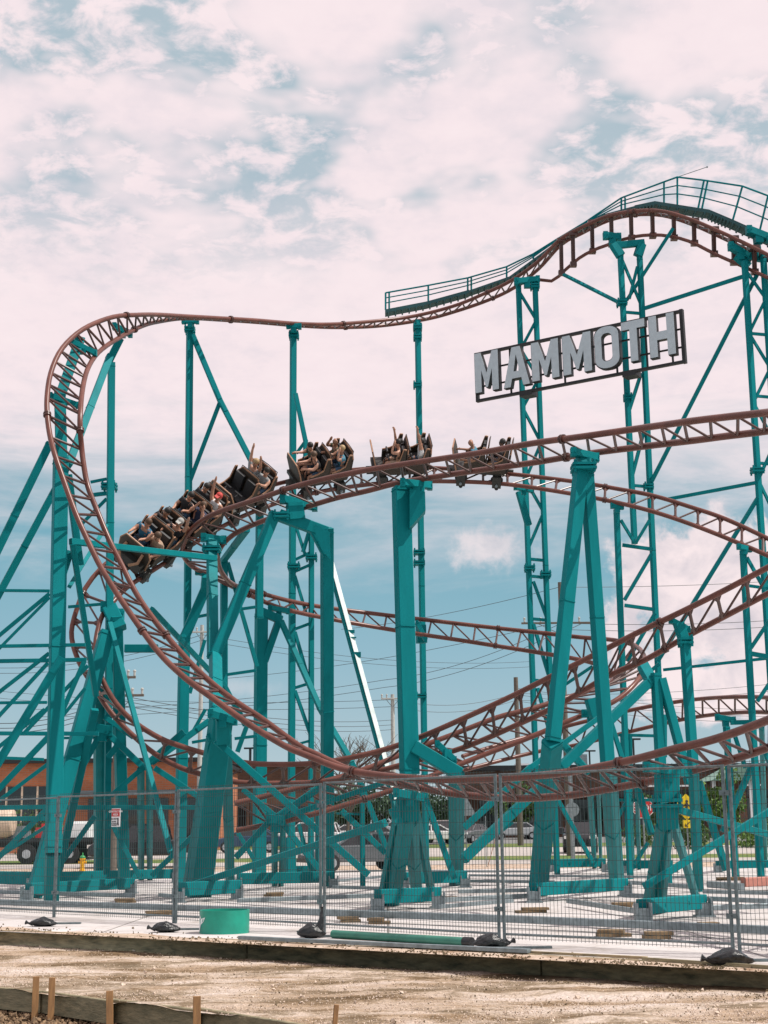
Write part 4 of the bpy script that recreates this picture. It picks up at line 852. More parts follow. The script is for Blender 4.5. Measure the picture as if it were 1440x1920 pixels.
# ------------------------------------------------------------------ ground
def sheet(name, pts, m, kind='structure', z=None):
    mb = MB(); mb.add(pts, [tuple(range(len(pts)))]); o = mb.build(name, m); 
    # face up
    if o.data.polygons[0].normal.z < 0: o.data.flip_normals()
    o['kind'] = kind; return o
def gz(Y): return 0 if Y < 62 else min(.8, (Y-62)/75*.8)
def strip_g(name, y0, y1, m, x0=-400, x1=400, dz=0.004, step=8):
    mb = MB(); ys = [y0]
    for k in (62, 137):
        if y0 < k < y1: ys.append(k)
    ys.append(y1)
    vs = []; fs = []
    for y in ys: vs += [Vector((x0, y, gz(y)+dz)), Vector((x1, y, gz(y)+dz))]
    for i in range(len(ys)-1): fs.append((2*i, 2*i+1, 2*i+3, 2*i+2))
    mb.add(vs, fs); o = mb.build(name, m); o['kind'] = 'structure'; return o
# the one big sheet: lowered in front of the pad kerb
E1a, E1b = G(-200, 1737), G(1640, 1826)          # front top edge of the concrete pad (timber kerb)
ed = (E1b-E1a).normalized(); edn = Vector((-ed.y, ed.x, 0))
if edn.y < 0: edn = -edn
E1a -= ed*30; E1b += ed*30
DZ = -.21; mb = MB()
vs = [E1a+edn*.02+Vector((0, 0, -.004)), E1b+edn*.02+Vector((0, 0, -.004)), Vector((400, 62, -.004)), Vector((-400, 62, -.004)), Vector((400, 137, .8)), Vector((-400, 137, .8)), Vector((4000, 1500, .8)), Vector((-4000, 1500, .8)), Vector((7000, 5000, .8)), Vector((-7000, 5000, .8)), Vector((4000, 137, .8)), Vector((-4000, 137, .8))]
mb.add(vs, [(0, 1, 2, 3), (3, 2, 4, 5), (5, 4, 10, 6, 7, 11), (7, 6, 8, 9)])
o = mb.build('ground', M['land']); o['kind'] = 'structure'
pd = sheet('concrete_pad', [E1a+edn*.03, E1b+edn*.03, Vector((60, 60, 0)), Vector((-60, 60, 0))], M['pad'])
# uneven dirt road in front
def rough_sheet(name, y0, y1, x0, x1, nx, ny, z, amp, m, fn=None):
    mb = MB(); vs = []; fs = []
    from mathutils import noise as mn
    for j in range(ny+1):
        for i in range(nx+1):
            x = x0+(x1-x0)*i/nx; y = y0+(y1-y0)*j/ny
            h = mn.fractal(Vector((x*1.2, y*1.8, 0)), .8, 2, 5)*amp
            vs.append(Vector((x, y, z+h+(fn(x, y) if fn else 0))))
    for j in range(ny):
        for i in range(nx): a = j*(nx+1)+i; fs.append((a, a+1, a+nx+2, a+nx+1))
    mb.add(vs, fs); o = mb.build(name, m, None, True); o['kind'] = 'structure'; return o
F2a, F2b = G(0, 1852, -.20), G(560, 1916, -.20); fd = (F2b-F2a).normalized(); fnn = Vector((-fd.y, fd.x, 0)); fnn = fnn if fnn.y > 0 else -fnn
def road_fn(x, y):
    p = Vector((x, y, 0)); d1 = (p-E1a).dot(edn); d2 = (p-F2a).dot(fnn)
    z = 0.0
    if d1 > .05: z -= .5
    if d2 < .02: z -= .9
    return z
# road sheet following the kerb direction
def road_sheet(name, d0, d1, z, amp, m, O, dv, nv, s0=-16, s1=30, ns=300, nd=90):
    from mathutils import noise as mn
    mb = MB(); vs = []; fs = []
    for j in range(nd+1):
        for i in range(ns+1):
            p = O+dv*(s0+(s1-s0)*i/ns)+nv*(d0+(d1-d0)*j/nd)
            h = mn.fractal(Vector((p.x*.5, p.y*1.2, 0)), .9, 2, 3)*amp+mn.fractal(Vector((p.x*3.3, p.y*3.3, 4)), .8, 2, 4)*amp*.35
            vs.append(Vector((p.x, p.y, z+h)))
    for j in range(nd):
        for i in range(ns): a = j*(ns+1)+i; fs.append((a, a+1, a+ns+2, a+ns+1))
    mb.add(vs, fs); o = mb.build(name, m, None, True)
    if o.data.polygons[0].normal.z < 0: o.data.flip_normals()
    o['kind'] = 'structure'; return o
K0 = G(0, 1745)
# quad-like sheet between the two form boards, extended to the right and below the lens
mb = MB(); from mathutils import noise as mn
NS, ND = 360, 110; vs = []; fs = []
for j in range(ND+1):
    for i in range(NS+1):
        s_ = -14+34*i/NS; top_ = K0+ed*s_; f = j/ND
        bx = F2a+fd*s_
        if s_ > 4.5: bx = F2a+fd*4.5+(fd*.92-fnn*.38).normalized()*(s_-4.5)
        top_ = Vector((top_.x, top_.y, 0))-edn*.03; bot = Vector((bx.x, bx.y, 0))+fnn*.03
        p = top_.lerp(bot, f); h = math.sin(f*9+math.sin(s_*.4)*.8+mn.noise(p*.5)*2)*.007+mn.fractal(Vector((p.x*.7, p.y*1.2, 0)), .9, 2, 3)*.03+mn.fractal(Vector((p.x*4, p.y*4, 4)), .8, 2, 4)*.012
        vs.append(Vector((p.x, p.y, DZ-.01+h)))
for j in range(ND):
    for i in range(NS): a = j*(NS+1)+i; fs.append((a, a+NS+1, a+NS+2, a+1))
mb.add(vs, fs); o = mb.build('dirt_road', M['dirt'], None, True); o['kind'] = 'structure'
if o.data.polygons[0].normal.z < 0: o.data.flip_normals()
mb = MB(); NS, ND = 260, 90; vs = []; fs = []
for j in range(ND+1):
    for i in range(NS+1):
        x = -16+34*i/NS; y = 2+ (22-2)*(j/ND); h = mn.fractal(Vector((x*1.6, y*1.6, 0)), .8, 2, 4)*.06+mn.fractal(Vector((x*8, y*8, 0)), .7, 2, 3)*.03
        vs.append(Vector((x, y, -.50+h)))
for j in range(ND):
    for i in range(NS): a = j*(NS+1)+i; fs.append((a, a+1, a+NS+2, a+NS+1))
mb.add(vs, fs); o = mb.build('soil_bed', M['pit'], None, True); o['kind'] = 'structure'
strip_g('far_verge', 60, 66, M['edge_dirt'], dz=.004)
strip_g('pavement', 66, 72, M['road'], dz=.02)
strip_g('verge_grass', 72, 79, M['grass'], dz=.012)
strip_g('street', 79, 100, M['road'], dz=.008)
strip_g('roadside_grass', 100, 112, M['grass'], dz=.014)
strip_g('car_park', 112, 190, M['asphalt'], dz=.02)

# timber forms
def plank(a, b, zt, h, th, m, name, label, group=None, sag=.01, nrm=None):
    mb = MB(); t = (b-a); n = 14; nr = Vector((-t.y, t.x, 0)).normalized(); nr = nr if nr.y > 0 else -nr; rings = []
    from mathutils import noise as mn
    for i in range(n+1):
        p = a+t*i/n; dz = mn.noise(Vector((p.x*.6, p.y*.6, 0)))*sag; dy = mn.noise(Vector((p.x*.4, 5, 0)))*sag
        rings.append([Vector((p.x, p.y, 0))+nr*(dy+c_)+Vector((0, 0, zt+dz+z_)) for c_, z_ in ((-th/2, -.008), (-th/2+.008, 0), (th/2, 0), (th/2, -h), (-th/2, -h))])
    vs = [v for r_ in rings for v in r_]; fs = []
    for i in range(n):
        for k in range(5): fs.append((i*5+k, i*5+(k+1) % 5, (i+1)*5+(k+1) % 5, (i+1)*5+k))
    fs += [(4, 3, 2, 1, 0), tuple(range(n*5, n*5+5))]
    mb.add(vs, fs); o = mb.build(name, m); bm = bmesh.new(); bm.from_mesh(o.data); bmesh.ops.recalc_face_normals(bm, faces=bm.faces); bm.to_mesh(o.data); bm.free()
    tag(o, label, 'timber board', group); return o
brk = [-40, 1010, 1500]
xs = [(-80, 1741.5, 465, 1763), (469, 1763, 1015, 1791), (1019, 1791.3, 1560, 1822)]
lbs = ['mossy kerb timber along the left of the concrete pad edge', 'dark kerb timber below the green pipe', 'wet looking kerb timber along the right of the pad edge']
for (x0, y0, x1, y1), lb in zip(xs, lbs):
    plank(G(x0, y0)-edn*.02, G(x1, y1)-edn*.02, .012, .30, .05, M['wood'], 'kerb_timber', lb, 'timbers edging the concrete pad', .02)
fb = [((-40, 1847.5), (78, 1858), 'weathered form board at the lower left corner'), ((80, 1857.5), (208, 1876), 'weathered form board between the paired and single stakes'), ((210, 1872.5), (372, 1892), 'weathered form board with a stake at each end in the lower left'), ((374, 1889), (575, 1922), 'weathered form board running out of the bottom edge')]
for (a, b, lb) in fb: plank(G(*a, -.20), G(*b, -.20), -.20, .235, .04, M['wood_n'], 'form_board', lb, 'form boards in the lower left', .012)
for (x, yt, yb, w, lb, lean_) in ((68, 1831, 1888, 11, 'leftmost orange toned wooden stake at the form boards', 0), (98, 1833, 1890, 11, 'second wooden stake, greyer, close beside the leftmost', 0), (209, 1858, 1910, 12, 'single stake at the join of the long form boards', .02), (371, 1868, 1920, 13, 'stake left of the bottom centre with pale sawn top', .01), (618, 1884, 1935, 8, 'thin stake leaning left at the bottom edge of the photo', -.06)):
    f_ = (x-20)/555; b_ = G(x, 1854+f_*66 if x < 500 else 1936, -.20)-Vector((0, .02, 0)); ft = P(x, yt, b_.y-.05); mb = MB(); ww = w*1.15/F*b_.y
    hz_ = ft.z; p0 = Vector((ft.x, b_.y-.05, -.6)); p1 = Vector((ft.x-lean_, b_.y-.05, hz_)); mb.beam(p0, p1, ww*.9, .035, 12, ch=.06); o = mb.build('wooden_stake', M['stake']); tag(o, lb, 'stake', 'stakes holding the form boards')

# scattered stones and clods as stuff
def scatter(name, n, fn, smin, smax, m, label, cat='stones'):
    mb = MB()
    for _ in range(n):
        p = fn()
        if p is None: continue
        s_ = random.uniform(smin, smax)*random.uniform(.5, 1); q = Euler((random.random()*6, random.random()*6, random.random()*6)).to_matrix()
        vs = [p+q @ Vector(v)*s_ for v in ((1, 0, 0), (-.9, .2, 0), (0, .8, .1), (.1, -1, 0), (0, .1, .6), (.1, 0, -.5))]
        mb.add(vs, [(0, 2, 4), (2, 1, 4), (1, 3, 4), (3, 0, 4), (2, 0, 5), (1, 2, 5), (3, 1, 5), (0, 3, 5)])
    o = mb.build(name, m); tag(o, label, cat, None, 'stuff'); return o
def rnd_road():
    x = random.uniform(-20, 1460); f = random.random()**.8; yt = 1766+x/1440*98; yb = min(1925, 1850+x*.12); y = yt+(yb-yt)*f
    p = G(x, y, DZ); return p+Vector((0, 0, .0))
M['stone'] = mat('pale_gravel', (.62, .50, .40), .9, var=.25, scale=30); M['clod'] = mat('dark_clods', (.16, .12, .07), .95, var=.35, scale=20)
scatter('gravel', 9000, rnd_road, .005, .017, M['stone'], 'loose pale gravel strewn over the dirt road')
scatter('stones', 90, rnd_road, .02, .05, M['stone'], 'larger stones here and there on the dirt road')
def rnd_clod():
    x = random.uniform(-20, 1460); yt = 1766+x/1440*98
    p = G(x, yt+abs(random.gauss(2, 4)) if random.random() < .45 else random.uniform(yt, min(1925, 1850+x*.14)), DZ); 
    if mn.noise(p*.9) < -.02 and random.random() < .8: return None
    return p
scatter('dirt_clods', 3000, rnd_clod, .005, .018, M['clod'], 'dark clods and debris lying on the dirt road', 'dirt')
def rnd_pit():
    x = random.uniform(-20, 640); return G(x, random.uniform(1878+x*.09, 1990), -.46)
M['chip'] = mat('mulch_chip', (.34, .22, .12), .9, col2=(.06, .04, .025), scale=25)
scatter('mulch', 5200, rnd_pit, .02, .055, M['chip'], 'brown mulch and chips below the form boards', 'mulch')
def rnd_edge():
    x = random.uniform(-20, 1460); ye = 1745+x*.0540; p = G(x, ye-abs(random.gauss(2, 5)), .01)
    if mn.noise(p*1.3) < 0 and random.random() < .85: return None
    return p
scatter('pad_edge_debris', 1500, rnd_edge, .008, .03, M['clod'], 'crumbs of dirt spilled along the pad edge', 'dirt')
# thin band of spilled dirt on pad edge
mb = MB(); vs = []; fs = []
for i in range(121):
    x = -20+1480*i/120; ye = 1745+x*.0540; w = 6+5*mn.noise(Vector((i*.15, 0, 0)))+5*(x/1440)+3*mn.noise(Vector((i*.7, 3, 0)))
    vs += [G(x, ye+.5, .004)+Vector((0, .03, 0)), G(x, ye-w, .004)]
for i in range(120): fs.append((2*i, 2*i+2, 2*i+3, 2*i+1))
mb.add(vs, fs); o = mb.build('spilled_dirt', M['edge_dirt']); o['kind'] = 'stuff'; o['label'] = 'thin band of tan dirt spilled on the pad edge'; o['category'] = 'dirt'
if o.data.polygons[0].normal.z < 0: o.data.flip_normals()

# ------------------------------------------------------------------ construction fence
posts = [(-120, 1707, 1503), (101, 1720, 1494), (326, 1731, 1482), (604, 1747, 1466), (940, 1768, 1450), (1380, 1789, 1433), (1800, 1810, 1418), (2400, 1840, 1397)]
plab = ['mesh fence panel cut by the left edge of the photo', 'mesh fence panel between the two leftmost sand bags', 'mesh fence panel behind the green ring, left of centre', 'mesh fence panel behind the long green pipe', 'mesh fence panel across the right half of the photo', 'mesh fence panel leaving the photo at the right edge', 'mesh fence panel continuing beyond the right edge']
for i in range(len(posts)-1):
    (x0, b0, t0), (x1, b1, t1) = posts[i], posts[i+1]
    a, b = G(x0, b0), G(x1, b1); a.z = b.z = 0; t = (b-a).normalized(); g = .035 if i >= 2 else .012
    a = a+t*g; b = b-t*g
    if i >= 2: a = a+t*.02
    H = P(x0, t0, G(x0, b0).y).z*.5+P(x1, t1, G(x1, b1).y).z*.5; H = min(max(H, 2.1), 2.4)
    root = empty('mesh_fence', plab[i], 'fence panel', (a+b)/2, 'temporary mesh fence panels')
    up = Vector((0, 0, 1)); lo = .12
    for p in (a, b):
        mb = MB(); mb.cyl(p, p+up*H, .024, 10); mb.build('post', M['fence'], root, True)
    for z in (H-.02, lo):
        mb = MB(); mb.cyl(a+up*z, b+up*z, .017, 8); mb.build('rail', M['fence'], root, True)
    L_ = (b-a).length; wm = MB(); n = int(L_/.058); nv = t.cross(up)
    def wire(p, q, r_):
        wm.box((p+q)/2, (q-p)/2, (nv*r_) if abs((q-p).normalized().dot(nv)) < .9 else up*r_, (q-p).normalized().cross(nv)*r_)
    for k in range(1, n):
        p = a+t*(L_*k/n); wire(p+up*(lo-.07), p+up*(H+.045), .0022)
    nh = 13
    for k in range(nh+1):
        z = lo-.05+(H+.03-lo+.05)*k/nh; wire(a+up*z, b+up*z, .0027)
    for z in (.45, H-.35):
        mb = MB(); q = b+t*.02+up*z; mb.box(q, t*.07, nv*.035, up*.03); mb.cyl(q-nv*.05, q+nv*.05, .012, 6); mb.build('clamp', M['fence'], root)
    # stiffening folds
    for z in (lo+.06, H-.10): wire(a+up*z-nv*.02, b+up*z-nv*.02, .0025)
    wm.build('wire_mesh', M['wire'], root)
# fence feet and sand bags
def sandbag(px, py, w, h, rot, label, tied=False):
    c = G(px, py); W_ = w/F*c.y/2; H_ = h/F*c.y; bm = bmesh.new(); bmesh.ops.create_icosphere(bm, subdivisions=4, radius=1)
    for v in bm.verts:
        d = v.co.copy(); n_ = mn.fractal(d*1.7+Vector((px, 0, 0)), .8, 2, 4)*.16; k = 1+n_
        z = d.z*k; x = d.x*(abs(d.x)**.12 if d.x else 1)*k
        v.co = Vector((x*W_, d.y*k*W_*.62, max(-.0, (z*.5+.5))*H_*(1-.25*abs(d.x))))
        v.co.z *= 1-.3*max(0, d.x)
    if tied:
        pass
    me = bpy.data.meshes.new('sand_bag'); bm.to_mesh(me); bm.free(); me.materials.append(M['bag']); me.polygons.foreach_set('use_smooth', [True]*len(me.polygons))
    o = bpy.data.objects.new('sand_bag', me); C.objects.link(o); o.location = Vector((c.x, c.y, 0)); o.rotation_euler.z = R(rot)
    tag(o, label, 'sand bag', 'black bags weighing down the fence feet')
    mb = MB()
    if tied:
        mb.tube([Vector((W_*.55, 0, H_*.55)), Vector((W_*.72, 0, H_*1.1)), Vector((W_*.74, 0, H_*1.6)), Vector((W_*.76, 0, H_*1.72)), Vector((W_*.74, 0, H_*1.95))], .05, 8, rs=[W_*.36, W_*.20, W_*.13, W_*.07, W_*.16])
    else:
        s_ = -1 if px > 1000 or px < 400 else 1
        if px == 920: s_ = 1
        mb.tube([Vector((s_*W_*.8, 0, H_*.35)), Vector((s_*W_*1.0, 0, H_*.32)), Vector((s_*W_*1.12, .01, H_*.38)), Vector((s_*W_*1.3, .02, H_*.45))], .05, 8, rs=[W_*.22, W_*.09, W_*.07, W_*.17])
    mb.build('tied_neck', M['bag'], o, True); o.children[0].matrix_local = Matrix.Identity(4)
    return o
sandbag(82, 1737, 50, 17, 8, 'black sand bag at the foot of the leftmost fence post')
sandbag(311, 1748, 52, 20, -5, 'black sand bag left of the green ring')
sandbag(584, 1759, 50, 28, 5, 'black tied bag with upright neck at the middle fence post', True)
sandbag(922, 1778, 66, 28, 10, 'black bag lying against the right end of the green pipe')
sandbag(1372, 1811, 84, 32, 6, 'largest black sand bag, at the foot of the right fence post')
for x, y, lb in ((95, 1733, 'flat steel fence foot under the leftmost post'), (330, 1744, 'flat steel fence foot behind the second bag'), (604, 1757, 'flat steel fence foot at the middle post'), (960, 1779, 'flat steel fence foot beside the pipe end'), (1400, 1803, 'flat steel fence foot under the largest bag')):
    c = G(x, y); mb = MB(); mb.box(c+Vector((.1, 0, .015)), Vector((.42, 0, 0)), Vector((0, .05, 0)), Vector((0, 0, .014))); o = mb.build('fence_foot', M['fence']); tag(o, lb, 'fence foot', 'steel feet of the fence')

# green ring, pipe, loose steel and boards
c = G(416, 1752); rr = 45.5/F*c.y; hh = 41/F*c.y; N_ = 40; mb = MB(); vs = []; fs = []
for r_, z in ((rr, 0), (rr, hh), (rr-.025, hh), (rr-.025, .0)):
    for k in range(N_): vs.append(Vector((math.cos(2*math.pi*k/N_)*r_, math.sin(2*math.pi*k/N_)*r_, z)))
for j in range(4):
    for k in range(N_): fs.append((j*N_+k, j*N_+(k+1) % N_, ((j+1) % 4)*N_+(k+1) % N_, ((j+1) % 4)*N_+k))
ring = local_empty('pipe_ring', 'short bright green plastic pipe ring standing on the pad, white patch on its left', 'pipe section', Matrix.Translation(c+Vector((0, rr*.9, 0))))
mb.add(vs, fs); mb.build('ring_wall', M['pipe'], ring, True)
mb = MB(); pa = [(-.0, .02), (.03, .05), (.05, .16), (.10, .22), (.12, .30), (.06, .27), (.02, .34), (-.02, .22)]
arc = []
for (u_, v_) in pa:
    a = R(-168)+u_/rr*1.9; arc.append(Vector((math.cos(a)*(rr+.004), math.sin(a)*(rr+.004), v_*hh/.42)))
mb.add(arc, [tuple(range(len(arc)))]); mb.build('torn_label', M['whitesign'], ring)
a, b = G(624, 1760), G(884, 1776); mb = MB(); r_ = .058; a.z = b.z = r_; d = (b-a).normalized(); a += Vector((0, .1, 0)); b += Vector((0, .1, 0))
gp = empty('plastic_pipe', 'long pale green plastic pipe lying along the foot of the fence', 'pipe', (a+b)/2)
mb.tube([a, b], r_, 20, False); mb.tube([a+d*.002, b-d*.002], r_*.88, 20, False); mb.build('pipe_wall', M['pipe_l'], gp, True)
mb = MB(); mb.tube([b-d*.12, b+d*.02], r_*1.12, 20, True); mb.build('pipe_collar', M['black'], gp, True)
def lie(p, q, w, h, m, name, label, cat, group=None, z=0, hollow=False):
    a, b = G(*p), G(*q); a.z = b.z = z+h/2; mb = MB(); mb.beam(a, b, w, h, 0, ch=.06); o = mb.build(name, M[m]); tag(o, label, cat, group); return o
# beam(): w is measured in plan for flat members
lie((450, 1764), (992, 1790), .05, .09, 'galv', 'steel_channel', 'loose galvanised channel lying in front of the green pipe', 'steel section')
lie((862, 1781), (996, 1785), .03, .03, 'galv', 'steel_strip', 'short pale strip beside the black bag at the pipe end', 'steel section')
lie((990, 1789), (1213, 1800), .03, .05, 'wood', 'thin_board', 'thin dark board lying right of the steel channel', 'board')
lie((1205, 1802), (1500, 1822), .06, .03, 'wood_n', 'thin_board', 'thin pale board lying before the largest bag', 'board')
# galvanised base grid
grid = [((-60, 1702), (500, 1722), .22), ((500, 1722), (960, 1740), .22), ((960, 1740), (1500, 1766), .22), ((-60, 1680), (250, 1690), .18), ((446, 1700), (705, 1690), .18), ((820, 1700), (1000, 1690), .18), ((1065, 1700), (1200, 1722), .14), ((820, 1712), (960, 1700), .14),
        ((1172, 1690), (1440, 1702), .18), ((860, 1682), (1000, 1679), .18), ((626, 1672), (760, 1676), .16), ((1320, 1716), (1500, 1710), .18), ((1134, 1660), (1300, 1672), .16), ((620, 1660), (720, 1650), .14), ((870, 1660), (1040, 1662), .16), ((880, 1648), (1300, 1652), .14), ((1130, 1640), (1180, 1642), .12), ((330, 1664), (450, 1668), .14), ((300, 1688), (340, 1692), .16), ((690, 1638), (1035, 1640), .12), ((1320, 1682), (1480, 1686), .16)]
pos_w = ['front left', 'front middle', 'front right', 'behind the front left beam', 'right of the wide footed column', 'between trapezoid frame and A column', 'slanting towards the box headed frame', 'slanting behind the front middle beam', 'right of the A column', 'behind the A column foot', 'left of the central column foot', 'at the right edge behind the front beam', 'under the slim vertical post', 'far left of the central column', 'right of the outrigger column', 'far back right of centre', 'farthest back at the double columns', 'left of the arch portal', 'beside the left frame foot', 'farthest back across the centre', 'at the right edge near the rust pile']
for (p, q, h), lb in zip(grid, pos_w):
    lie(p, q, h*.5, h*.62, 'galv', 'base_rail', 'galvanised base beam lying on the pad, '+lb, 'steel beam', 'galvanised beams of the base grid', z=.07)
dn = [(235, 1693, 46, 'under the foot of the A shaped left frame'), (300, 1718, 64, 'beneath the front left base beam'), (512, 1681, 36, 'near the arch portal'), (655, 1730, 40, 'left, beneath the front middle base beam'), (710, 1733, 40, 'right, beneath the front middle base beam'), (1000, 1712, 60, 'under the left foot of the A column'), (1168, 1702, 52, 'under the right foot of the A column'), (1150, 1757, 60, 'beneath the front right base beam'), (1235, 1761, 56, 'a little right of the one beneath the front right beam'), (1330, 1742, 40, 'beside the box headed frame'), (1370, 1651, 60, 'far right behind the fence post'), (835, 1690, 40, 'beside the trapezoid frame foot')]
for x, y, w, lb in dn:
    root = empty('wood_block', 'stacked wood packing '+lb, 'wood blocks', G(x, y), 'wooden packing on the pad'); c = G(x, y); ww = w/F*c.y/2
    for k in range(2):
        mb = MB(); q = Euler((0, 0, random.uniform(-.3, .3))).to_matrix(); mb.box(c+Vector((random.uniform(-.05, .05), .1, .025+.05*k)), q @ Vector((ww*random.uniform(.7, 1), 0, 0)), q @ Vector((0, .12, 0)), Vector((0, 0, .022))); mb.build('block', M['dun'], root)
# rusty pile at the right
rp = empty('girder_stack', 'pinkish primed steel girder lying on the pad at the right edge', 'girder', G(1420, 1672)); M['rust'] = mat('primer_red', (.42, .17, .13), .7)
mb = MB(); a, b = G(1395, 1672), G(1500, 1666); a.z = b.z = .22; mb.beam(a, b, .22, .16, 0); mb.build('girder', M['rust'], rp)
mb = MB(); a, b = G(1330, 1668), G(1392, 1673); a.z = b.z = .13; mb.beam(a, b, .14, .16, 0); mb.build('girder_end', M['galv'], rp)

# ------------------------------------------------------------------ text helper
def text(s, loc, size, rotz, m, parent, name='lettering', ext=.002, rx=90):
    cu = bpy.data.curves.new('t', 'FONT'); cu.body = s; cu.size = size; cu.align_x = 'CENTER'; cu.align_y = 'CENTER'; cu.extrude = ext; cu.resolution_u = 3
    ob = bpy.data.objects.new('t', cu); C.objects.link(ob); dg = bpy.context.evaluated_depsgraph_get(); dg.update()
    me = bpy.data.meshes.new_from_object(ob.evaluated_get(dg)); bpy.data.objects.remove(ob); me.name = name; me.materials.clear(); me.materials.append(m)
    me.transform(Matrix.Translation(loc) @ Matrix.Rotation(R(rotz), 4, 'Z') @ Matrix.Rotation(R(rx), 4, 'X'))
    o = bpy.data.objects.new(name, me); C.objects.link(o)
    if parent: o.parent = parent; o.matrix_local = parent.matrix_world.inverted()
    return o
# notice on the fence
pb, pc = G(101, 1720), G(326, 1731); tf = (217-101)/(326-101); Ys = pb.y+(pc.y-pb.y)*tf-.05
c = P(217.5, 1533, Ys); ns = empty('notice_sign', 'white and red notice board wired to the fence panel at left', 'sign', c, None)
ang = math.degrees(math.atan2(pc.y-pb.y, pc.x-pb.x)); rz = Matrix.Rotation(R(ang), 3, 'Z'); ux = rz @ Vector((1, 0, 0)); uy = rz @ Vector((0, 1, 0)); w_, h_ = 12/F*Ys, 16.5/F*Ys
mb = MB(); mb.box(c, ux*w_, uy*.006, Vector((0, 0, h_))); mb.build('board', M['whitesign'], ns)
mb = MB(); mb.box(c-uy*.009+Vector((0, 0, h_*.52)), ux*w_*.93, uy*.002, Vector((0, 0, h_*.40))); mb.build('red_panel', M['red'], ns)
o3 = -uy*.013
text('CONSTRUCTION', c+o3+Vector((0, 0, h_*.66)), h_*.30, ang, M['whitesign'], ns); text('AREA', c+o3+Vector((0, 0, h_*.32)), h_*.36, ang, M['whitesign'], ns)
text('DO NOT', c+o3+ux*-w_*.35+Vector((0, 0, -h_*.15)), h_*.26, ang, M['textdark'], ns); text('ENTER', c+o3+ux*-w_*.35+Vector((0, 0, -h_*.45)), h_*.24, ang, M['textdark'], ns); text('AUTHORIZED', c+o3+ux*-w_*.3+Vector((0, 0, -h_*.68)), h_*.15, ang, M['textdark'], ns); text('PERSONNEL', c+o3+ux*-w_*.3+Vector((0, 0, -h_*.84)), h_*.15, ang, M['textdark'], ns)
mb = MB(); q = c+o3+ux*w_*.6
mb.sphere(q+Vector((0, 0, -h_*.12)), h_*.09, 1, .2, 1, 6); mb.tube([q+Vector((0, 0, -h_*.2)), q+Vector((0, 0, -h_*.55))], h_*.07, 6); mb.tube([q+Vector((0, 0, -h_*.5)), q+ux*h_*.14+Vector((0, 0, -h_*.85))], h_*.04, 6); mb.tube([q+Vector((0, 0, -h_*.5)), q-ux*h_*.14+Vector((0, 0, -h_*.85))], h_*.04, 6); mb.build('figure_symbol', M['textdark'], ns)

# ------------------------------------------------------------------ background: hydrant, road signs
def at_ground(px, Y, dz=0):
    p = P(px, 1560, Y); return Vector((p.x, Y, gz(Y)+dz))
c = G(154, 1634); c.z = gz(c.y); hy = local_empty('fire_hydrant', 'yellow fire hydrant with green cap behind the fence at left', 'hydrant', Matrix.Translation(c) @ Matrix.Scale(33/F*c.y/.86, 4))
mb = MB(); mb.cyl(Vector((0, 0, 0)), Vector((0, 0, .05)), .16, 14); mb.tube([Vector((0, 0, .05)), Vector((0, 0, .52)), Vector((0, 0, .55)), Vector((0, 0, .60))], .11, 14, rs=[.105, .10, .14, .14]); mb.build('barrel', M['yellow_h'], hy, True)
for s in (-1, 1):
    mb = MB(); mb.cyl(Vector((s*.08, 0, .42)), Vector((s*.19, 0, .42)), .06, 10); mb.build('side_nozzle', M['yellow_h'], hy, True)
mb = MB(); mb.cyl(Vector((0, -.08, .36)), Vector((0, -.18, .36)), .075, 10); mb.build('front_nozzle', M['yellow_h'], hy, True)
mb = MB(); mb.sphere(Vector((0, 0, .62)), .14, 1, 1, .9, 8); mb.cyl(Vector((0, 0, .7)), Vector((0, 0, .86)), .035, 6); mb.build('cap', M['green_h'], hy, True)
def octa(n, r, a0): return [(r*math.cos(R(a0+360/n*i)), r*math.sin(R(a0+360/n*i))) for i in range(n)]
X3, Z3 = Vector((1, 0, 0)), Vector((0, 0, 1))
Y_ = 66; c = P(1206, 1515, Y_); st_ = empty('stop_sign', 'red octagonal STOP sign on a post beyond the pad', 'road sign', Vector((c.x, Y_, gz(Y_)))); r_ = 20/F*Y_
mb = MB(); mb.prism(octa(8, r_, 22.5), c, X3, Z3, Vector((0, .01, 0))); mb.build('rim', M['whitesign'], st_)
mb = MB(); mb.prism(octa(8, r_*.92, 22.5), c-Vector((0, .012, 0)), X3, Z3, Vector((0, .01, 0))); mb.build('face', M['red'], st_)
text('STOP', c-Vector((0, .016, 0)), r_*.82, 0, M['whitesign'], st_)
mb = MB(); mb.beam(Vector((c.x, Y_+.05, gz(Y_))), Vector((c.x, Y_+.05, c.z+.2)), .06, .06, 0); mb.build('post', M['galv'], st_)
Y_ = 64; c = P(1287, 1513, Y_); cs = empty('crossing_sign', 'yellow diamond crossing sign with an arrow plate under it', 'road sign', Vector((c.x, Y_, gz(Y_)))); r_ = 24/F*Y_
mb = MB(); mb.prism(octa(4, r_, 0), c, X3, Z3, Vector((0, .012, 0))); mb.build('face', M['yellow'], cs)
mb = MB(); q = c-Vector((0, .02, 0)); s_ = r_
mb.sphere(q+Vector((0.02, 0, s_*.42)), s_*.11, 1, .2, 1, 6); mb.tube([q+Vector((0.02, 0, s_*.30)), q+Vector((0, 0, -s_*.08))], s_*.10, 6); mb.tube([q+Vector((0, 0, -s_*.05)), q+Vector((s_*.22, 0, -s_*.48))], s_*.06, 6); mb.tube([q+Vector((0, 0, -s_*.05)), q+Vector((-s_*.25, 0, -s_*.45))], s_*.06, 6); mb.tube([q+Vector((.02, 0, s_*.25)), q+Vector((s_*.28, 0, s_*.02))], s_*.05, 6); mb.tube([q+Vector((.02, 0, s_*.25)), q+Vector((-s_*.26, 0, s_*.05))], s_*.05, 6); mb.build('walking_figure', M['textdark'], cs)
